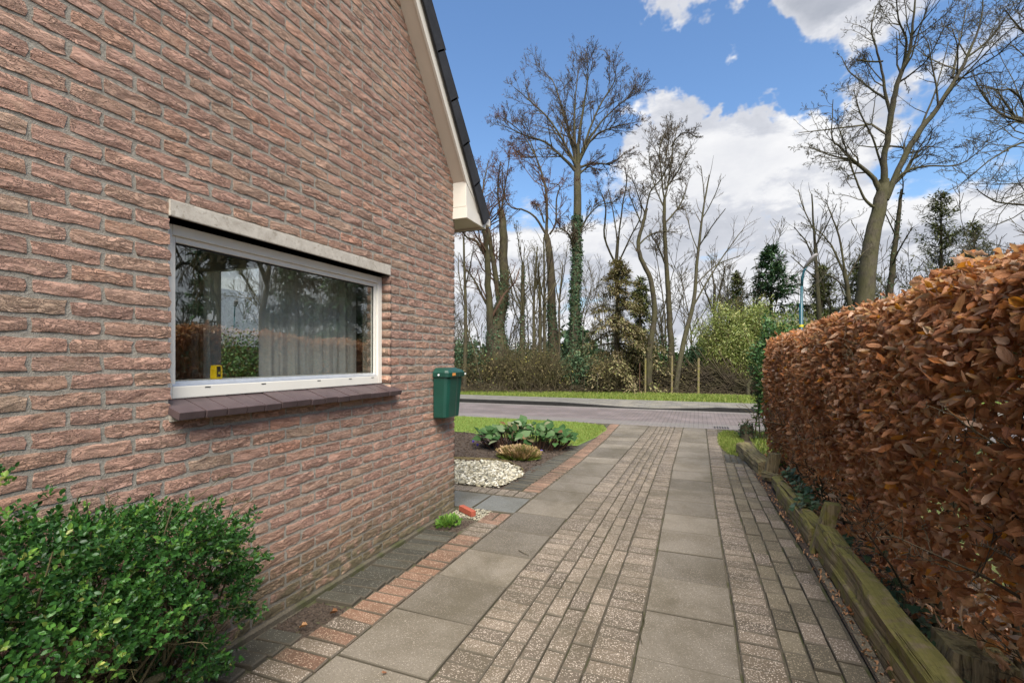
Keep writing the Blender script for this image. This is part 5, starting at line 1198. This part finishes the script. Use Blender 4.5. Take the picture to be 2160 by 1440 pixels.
# ------------------------------------------------------------------ evergreen shrub by wall
def shrub():
    root = empty('evergreen_shrub', (-1.93, .72, 0), 'glossy dark green evergreen shrub in the bottom left corner by the wall', 'shrub'); sh = np.array((-1.93, .72, 0))
    blobs = [((-1.86, .75, .80), (.30, .40, .24)), ((-1.86, 1.12, .76), (.26, .30, .20)), ((-1.90, 1.32, .64), (.18, .22, .15)), ((-1.72, .72, .64), (.26, .34, .20)), ((-1.70, 1.0, .62), (.18, .20, .13)), ((-1.88, 1.38, .48), (.15, .19, .12)), ((-1.79, 1.16, .36), (.14, .17, .12)), ((-1.66, .60, .50), (.16, .20, .10)), ((-1.80, 1.08, .22), (.11, .12, .09)), ((-1.80, .35, .70), (.35, .4, .35))]
    tips = []; dirs = []
    for (c, r) in blobs:
        n = int(2300*(r[0]*r[1]+r[1]*r[2]+r[0]*r[2])/.25*.46); d = rdir(n); d[:, 2] = np.where(d[:, 2] < -.3, -d[:, 2]*.8, d[:, 2]); rad = (1-R.random(n)**1.5*.35)*(1+.16*np.sin(d[:, 0]*9+c[1]*20)*np.sin(d[:, 1]*8)+.1*np.sin(d[:, 2]*13))
        tips.append(np.array(c)+d*np.array(r)*rad[:, None]); dirs.append(d+R.normal(0, .45, (n, 3))+[0, 0, .35])
    spr = []   # sprays sticking out
    for (a, b) in (((-1.9, 1.38, .68), (-1.92, 1.58, .78)), ((-1.88, 1.45, .55), (-1.88, 1.64, .56)), ((-1.95, .62, .98), (-2.02, .80, 1.14)), ((-1.85, 1.4, .45), (-1.86, 1.58, .34)), ((-1.75, 1.2, .32), (-1.80, 1.40, .24))):
        t = R.random(60)[:, None]; a = np.array(a); b = np.array(b); tips.append(a+(b-a)*t+R.normal(0, .022, (60, 3))); dirs.append(np.tile(b-a, (60, 1))*3+R.normal(0, .4, (60, 3))); spr.append((np.linspace(a, b, 4), np.array([.004, .003, .002, .0015])))
    tips = np.concatenate(tips); tips[:, 2] -= .05; dirs = np.concatenate(dirs); ok = (tips[:, 0] > WX+.035); tips = tips[ok]; dirs = dirs[ok]; n = len(tips)
    dirs /= np.linalg.norm(dirs, axis=1, keepdims=True); m = 6
    P = np.repeat(tips, m, 0); Dm = np.repeat(dirs, m, 0); a = np.tile(np.arange(m)*2.4, n)+np.repeat(R.uniform(0, 6, n), m)
    ref = np.where(np.abs(Dm[:, 2:3]) > .9, [[1., 0, 0]], [[0, 0, 1.]]); U = np.cross(Dm, ref); U /= np.linalg.norm(U, axis=1, keepdims=True); Vv = np.cross(Dm, U)
    out = U*np.cos(a)[:, None]+Vv*np.sin(a)[:, None]; along = np.tile(np.linspace(-.018, .012, m), n)[:, None]
    pos = P+Dm*along; ld = out*.8+Dm*np.tile(np.linspace(.35, 1.3, m), n)[:, None]; sc = R.uniform(.012, .021, n*m)
    patch = np.clip(.45+.5*np.sin(tips[:, 1]*9+1)*np.cos(tips[:, 2]*11), 0, 1)*np.clip((1.25-tips[:, 1])*1.2, .1, 1); tn = np.repeat(np.clip(R.beta(2, 2.6, n)+.34*patch*(tips[:, 2] > .5), 0, 1), m)+R.normal(0, .05, n*m); tn[R.random(n*m) < .004] = 1; tn = np.clip(tn, 0, 1)
    D = pos[:, 1]*CT-pos[:, 0]*ST; Lt = pos[:, 0]*CT+pos[:, 1]*ST; uu = 1080+F*Lt/np.maximum(D, .1); vv = 757-F*(pos[:, 2]-CAMH)/np.maximum(D, .1)
    k = len(pos); vis = (uu > 5) & (vv < 1435) & (D > .5) & (pos[:, 0] > -1.75); size = np.where(vis, sc/np.maximum(D, .1)*(.5+R.random(k)), 0); idx = np.argsort(-size)[:300]; rest = np.ones(k, bool); rest[idx] = False
    scatter_obj('leaves', 'shrub_leaf', TPL_SMALL, pos[rest]-sh, ld[rest], Dm[rest], sc[rest], tn[rest], root, True)['kind'] = 'stuff'
    meshes = []
    for tv, tf, tu in TPL_SMALL:
        me = npmesh(tv, [tf], None, True, tu); me.materials.append(M['shrub_leaf_single']); meshes.append(me)
    Fm = frames(ld[idx], Dm[idx])
    for j, i in enumerate(idx):
        o = bpy.data.objects.new('leaf', meshes[j % 2]); link(o, root); o.matrix_local = Matrix.Translation(Vector(pos[i]-sh)) @ Matrix(Fm[j].tolist()).to_4x4() @ Matrix.Scale(float(sc[i]), 4)
    br = list(spr)
    for (c, r) in blobs:
        for _ in range(9):
            e = np.array(c)+rdir(1)[0]*np.array(r)*.9; b = np.array((-1.93+random.gauss(0, .04), .78+random.gauss(0, .08), 0.0)); mid = b*.45+e*.55+[random.gauss(0, .05), random.gauss(0, .05), -.10]
            e[0] = max(e[0], WX+.03)
            P_ = smooth_poly([b, mid, e], 4); rr = np.linspace(.012, .002, len(P_)); br.append((P_, rr)); grow(P_, rr, 6, .3, (.5, 1.1), .05, .2, 3, 2, br, .0015)
    tube_obj('branches', [(p-sh, r) for p, r in br], 5, 'twig_olive', root)
    main = [((-1.93, .80, 0), (-1.90, .86, .22), (-1.86, .95, .5)), ((-1.93, .72, 0), (-1.80, .70, .25), (-1.72, .62, .45)), ((-1.9, .8, .15), (-1.75, .95, .33), (-1.66, 1.05, .38))]
    tube_obj('trunk', [(smooth_poly(np.array(q)-sh, 4), np.linspace(.028, .012, 9)) for q in main], 8, 'bark', root)
shrub()
# ------------------------------------------------------------------ garden plants
def grass(name, label, poly_pts, n, h, m='grass_blade', z=0.0, kind='stuff'):
    P = np.array(poly_pts); k = n
    pos = np.column_stack([P, np.full(len(P), z)]); n = len(pos)
    return tag(scatter_obj(name, m, TPL_BLADE, pos, rdir(n)*[.5, .5, 0]+[0, 0, 1], rdir(n)+[0, 0, .01], R.uniform(.5, 1.4, n)*h, R.random(n), None), label, 'grass', kind=kind)
n = 26000; x = -1.75-R.random(n)**1.4*4.5; y = R.uniform(7.7, 10.55, n); ok = (y > np.interp(x, [-6, -4.2, -3.2, -2.2, -1.86], [8.35, 8.35, 8.05, 7.65, 7.75])) & (x < np.interp(y, [7.7, 8.6, 9.7, 10.25, 10.6], [-1.88, -1.77, -1.75, -1.93, -2.7]))
grass('lawn_grass', 'short bright green grass of the front lawn behind the leafy plants', np.stack([x, y], 1)[ok], 0, .05)
n = 36000; x = R.uniform(-10, 4, n); y = R.uniform(15.93, 18.9, n)
grass('verge_grass', 'strip of green grass between pavement and wood across the road', np.stack([x, y], 1), 0, .13, z=.09)
n = 9000; x = .31+R.random(n)*.42; y = R.uniform(7.75, 10.3, n); ok = ((x-.56)/.24)**2+((y-9.0)/1.3)**2 < R.uniform(.8, 1.15, n)
grass('grass_patch', 'soft green grass patch beside the driveway near the drain', np.stack([x, y], 1)[ok], 0, .06)
n = 2500; x = R.uniform(.85, 1.6, n); y = R.uniform(7.1, 10.3, n)
grass('rough_grass', 'rough weeds behind the grey sleeper at the hedge end', np.stack([x, y], 1), 0, .12)
# white pebbles
def in_poly(x, y, poly):
    c = np.zeros(len(x), bool); n = len(poly); j = n-1
    for i in range(n):
        xi, yi = poly[i]; xj, yj = poly[j]; c ^= ((yi > y) != (yj > y)) & (x < (xj-xi)*(y-yi)/(yj-yi+1e-12)+xi); j = i
    return c
n = 5200; x = R.uniform(-4.2, -1.95, n); y = R.uniform(4.82, 6.1, n); ok = in_poly(x, y, [(-4.2, 4.85), (-2.07, 4.85), (-1.98, 5.45), (-2.2, 5.85), (-2.6, 6.05), (-3.3, 5.85), (-4.2, 5.85)]); x, y = x[ok], y[ok]; n = len(x)
ph = (1+5**.5)/2; ico = np.array([(-1, ph, 0), (1, ph, 0), (-1, -ph, 0), (1, -ph, 0), (0, -1, ph), (0, 1, ph), (0, -1, -ph), (0, 1, -ph), (ph, 0, -1), (ph, 0, 1), (-ph, 0, -1), (-ph, 0, 1)])/1.9
icf = np.array([(0, 11, 5), (0, 5, 1), (0, 1, 7), (0, 7, 10), (0, 10, 11), (1, 5, 9), (5, 11, 4), (11, 10, 2), (10, 7, 6), (7, 1, 8), (3, 9, 4), (3, 4, 2), (3, 2, 6), (3, 6, 8), (3, 8, 9), (4, 9, 5), (2, 4, 11), (6, 2, 10), (8, 6, 7), (9, 8, 1)])
tp = [(ico*[1, 1.4, .55]+R.normal(0, .08, (12, 3)), icf, np.zeros((12, 2))) for _ in range(6)]
tag(scatter_obj('white_pebbles', 'pebble', tp, np.stack([x, y, R.uniform(.0, .03, n)], 1), rdir(n)*[1, 1, .25], rdir(n)*.3+[0, 0, 1], R.uniform(.008, .024, n)*np.where(R.random(n) < .08, 1.5, 1), R.random(n)**1.25, None, True), 'bed of white and grey pebbles beside the house corner', 'pebbles', kind='stuff')
n = 500; x = R.uniform(-2.15, -1.8, n); y = R.uniform(3.84, 4.12, n)
tag(scatter_obj('loose_gravel', 'pebble', tp, np.stack([x, y, np.full(n, -.006)], 1), rdir(n)*[1, 1, .2], rdir(n)*.3+[0, 0, 1], R.uniform(.004, .011, n), R.random(n)*.5, None, True), 'fine yellowish gravel behind the loose red brick', 'gravel', kind='stuff')
n = 3000; x = -1.95-R.random(n)*4; y = R.uniform(4.9, 8.4, n); sx = R.uniform(-2.12, -1.9, 700); sy = R.uniform(1.86, 2.2, 700); sx2 = R.uniform(-2.14, -1.86, 500); sy2 = R.uniform(3.45, 3.8, 500)
X_ = np.concatenate([x, sx, sx2]); Y_ = np.concatenate([y, sy, sy2]); ok = ~in_poly(X_, Y_, [(-4.2, 4.85), (-2.07, 4.85), (-1.98, 5.45), (-2.2, 5.85), (-2.6, 6.05), (-3.3, 5.85), (-4.2, 5.85)]); X_, Y_ = X_[ok], Y_[ok]; n = len(X_)
tag(scatter_obj('soil_clods', 'soil', tp, np.stack([X_, Y_, np.where(Y_ < 4, -.016, -.004)], 1), rdir(n)*[1, 1, .3], rdir(n)*.3+[0, 0, 1], R.uniform(.008, .03, n)*np.where(Y_ < 4, .6, 1), R.random(n), None), 'dark crumbly clods of soil in the bed', 'soil', kind='stuff')
# steel edge strip between pebbles and soil
MB_ = MB().add(*loft([[(x, y, -.01), (x+.006, y+.006, -.01), (x+.006, y+.006, .03), (x, y, .03)] for x, y in ((-3.4, 6.02), (-2.75, 6.16), (-2.45, 6.10), (-2.1, 5.72))]))
tag(MB_.build('edging_strip', 'timber_grey', None), 'thin low edging strip between the pebbles and the soil', 'edging')
# bergenia
def bergenia():
    root = empty('bergenia_clump', (-2.6, 7.3, 0), 'broad clump of large leathery green leaves in the front bed', 'plant'); meshes = []
    prof = lambda t: [.25, .75, 1.0, .85, .45, .1][min(5, int(t*5.01))]
    for c, f in ((-.25, .25), (.15, .35), (-.5, .1)):
        tv, tf, tu = leaf_tpl(5, .46, c, f, prof); me = npmesh(tv, [tf], None, True, tu); me.materials.append(M['bergenia']); meshes.append(me)
    st = []
    for i in range(230):
        while True:
            a, b = random.uniform(-1, 1), random.uniform(-1, 1)
            if a*a+b*b < 1: break
        x = a*.80+(.06 if b < 0 else 0)*0; y = b*.42-.10+(.12*a); hgt = .34*(1-.55*(a*a+b*b))*random.uniform(.55, 1.1)+.04
        th = random.uniform(0, 6.28); el = random.uniform(.0, 1.0); d = np.array([[math.cos(th)*math.cos(el)+a*.5, math.sin(th)*math.cos(el)+b*.5-.15, math.sin(el)]]); up = np.array([[random.gauss(0, .3), -.45+random.gauss(0, .3), 1]])
        s = random.uniform(.10, .17); Fm = frames(d, up)[0]
        o = bpy.data.objects.new('leaf', meshes[i % 3]); link(o, root); o.matrix_local = Matrix.Translation((x, y, hgt)) @ Matrix(Fm.tolist()).to_4x4() @ Matrix.Scale(s, 4)
        st.append((np.array([(x*.8, y*.8, 0), (x*.95, y*.95, hgt*.6), (x, y, hgt)]), np.array([.006, .005, .004])))
    tube_obj('stalks', st, 4, 'twig_red', root)['kind'] = 'stuff'
bergenia()
n = 1500; a = R.uniform(0, 6.28, n); r = R.random(n)**.6*.17; P = np.stack([np.cos(a)*r*1.25, np.sin(a)*r*.8, np.zeros(n)], 1)
tuft = empty('ornamental_grass', (-2.42, 6.42, 0), 'straw-tipped tuft of ornamental grass in front of the leathery leaves', 'plant')
scatter_obj('blades', 'tuft_blade', TPL_BLADE, P, P*1.6/.2+rdir(n)*.35+[0, 0, 1.5], P+rdir(n)*.2+[0, 0, .01], R.uniform(.16, .34, n), R.random(n), tuft)['kind'] = 'stuff'
n = 900; a = R.uniform(0, 6.28, n); r = R.random(n)**.6*.2; P = np.stack([np.cos(a)*r*1.25, np.sin(a)*r*.8, np.zeros(n)], 1)
scatter_obj('green_blades', 'grass_blade', TPL_BLADE, P, P*2/.2+rdir(n)*.35+[0, 0, 1.1], P+rdir(n)*.2+[0, 0, .01], R.uniform(.08, .2, n), R.random(n)*.6, tuft)['kind'] = 'stuff'
for (u, v, lab) in [(998, 940, 'leftmost violet crocus by the big leaves'), (1007, 947, 'violet crocus just right of the leftmost one'), (1021, 942, 'violet crocus under the edge of the big leaves'), (1142, 962, 'violet crocus right of the ornamental grass')]:
    D = CAMH*F/(v-757); b = at(u, v, D); r = empty('crocus', (b[0], b[1], 0), lab, 'flower', 'violet crocuses in the bed')
    k = 6; a = np.arange(k)*1.047; dd = np.stack([np.cos(a)*.5, np.sin(a)*.5, np.ones(k)], 1); scatter_obj('flower', 'petal', TPL_SMALL, np.tile([0, 0, .05], (k, 1)), dd, -dd*[1, 1, -.3], np.full(k, .05), R.random(k), r, True)
    MB().tube([(0, 0, 0), (0, 0, .052)], .003, 5).build('stem', 'bark_pale', r)
wd = empty('weed', (-2.02, 3.62, 0), 'small bright green weed growing by the wall near the loose red brick', 'weed'); k = 260; d = rdir(k); d[:, 2] = abs(d[:, 2]); P = d*[.10, .13, .07]*R.random((k, 1))**.5
scatter_obj('leaves', 'weed_leaf', TPL_SMALL, P, d+[0, 0, .3], rdir(k)+[0, 0, 1], R.uniform(.02, .04, k), R.random(k), wd, True)['kind'] = 'stuff'
for (x, y, s, lab) in [(-1.92, 2.10, .05, 'orange-brown curled leaf beside the raised dark paver'), (-1.97, 1.93, .045, 'pale tan leaf lying on the bare soil by the wall'), (-1.34, 1.79, .022, 'tiny tan leaf on the near concrete slab')]:
    tv, tf, tu = TPL_BEECH[3 if s > .03 else 0]; me = npmesh(tv, [tf], None, True, tu); me.materials.append(M['dead_leaf']); o = bpy.data.objects.new('fallen_leaf', me); link(o); o.location = (x, y, .010); o.scale = (s, s, s); o.rotation_euler = (.15, .2, random.uniform(0, 6)); tag(o, lab, 'leaf')
o = MB().tube([(0, 0, 0), (.02, -.12, .004), (.012, -.25, 0), (.03, -.33, .003)], [.003, .003, .0025, .0015], 5).build('straw', 'bark_pale', None); o.location = (-.292, 2.78, .006); tag(o, 'thin dry straw lying in the joint left of the right slab strip', 'straw')
o = MB().tube([(0, 0, 0), (.05, -.04, .004), (.10, -.06, 0)], [.003, .0025, .002], 5).build('twig', 'twig', None); o.location = (-1.25, 3.32, .006); tag(o, 'short dark twig lying on the left slab strip', 'twig')
print('objects', len(bpy.data.objects), 'tris', sum(len(m_.loops)-2*len(m_.polygons) for m_ in bpy.data.meshes))
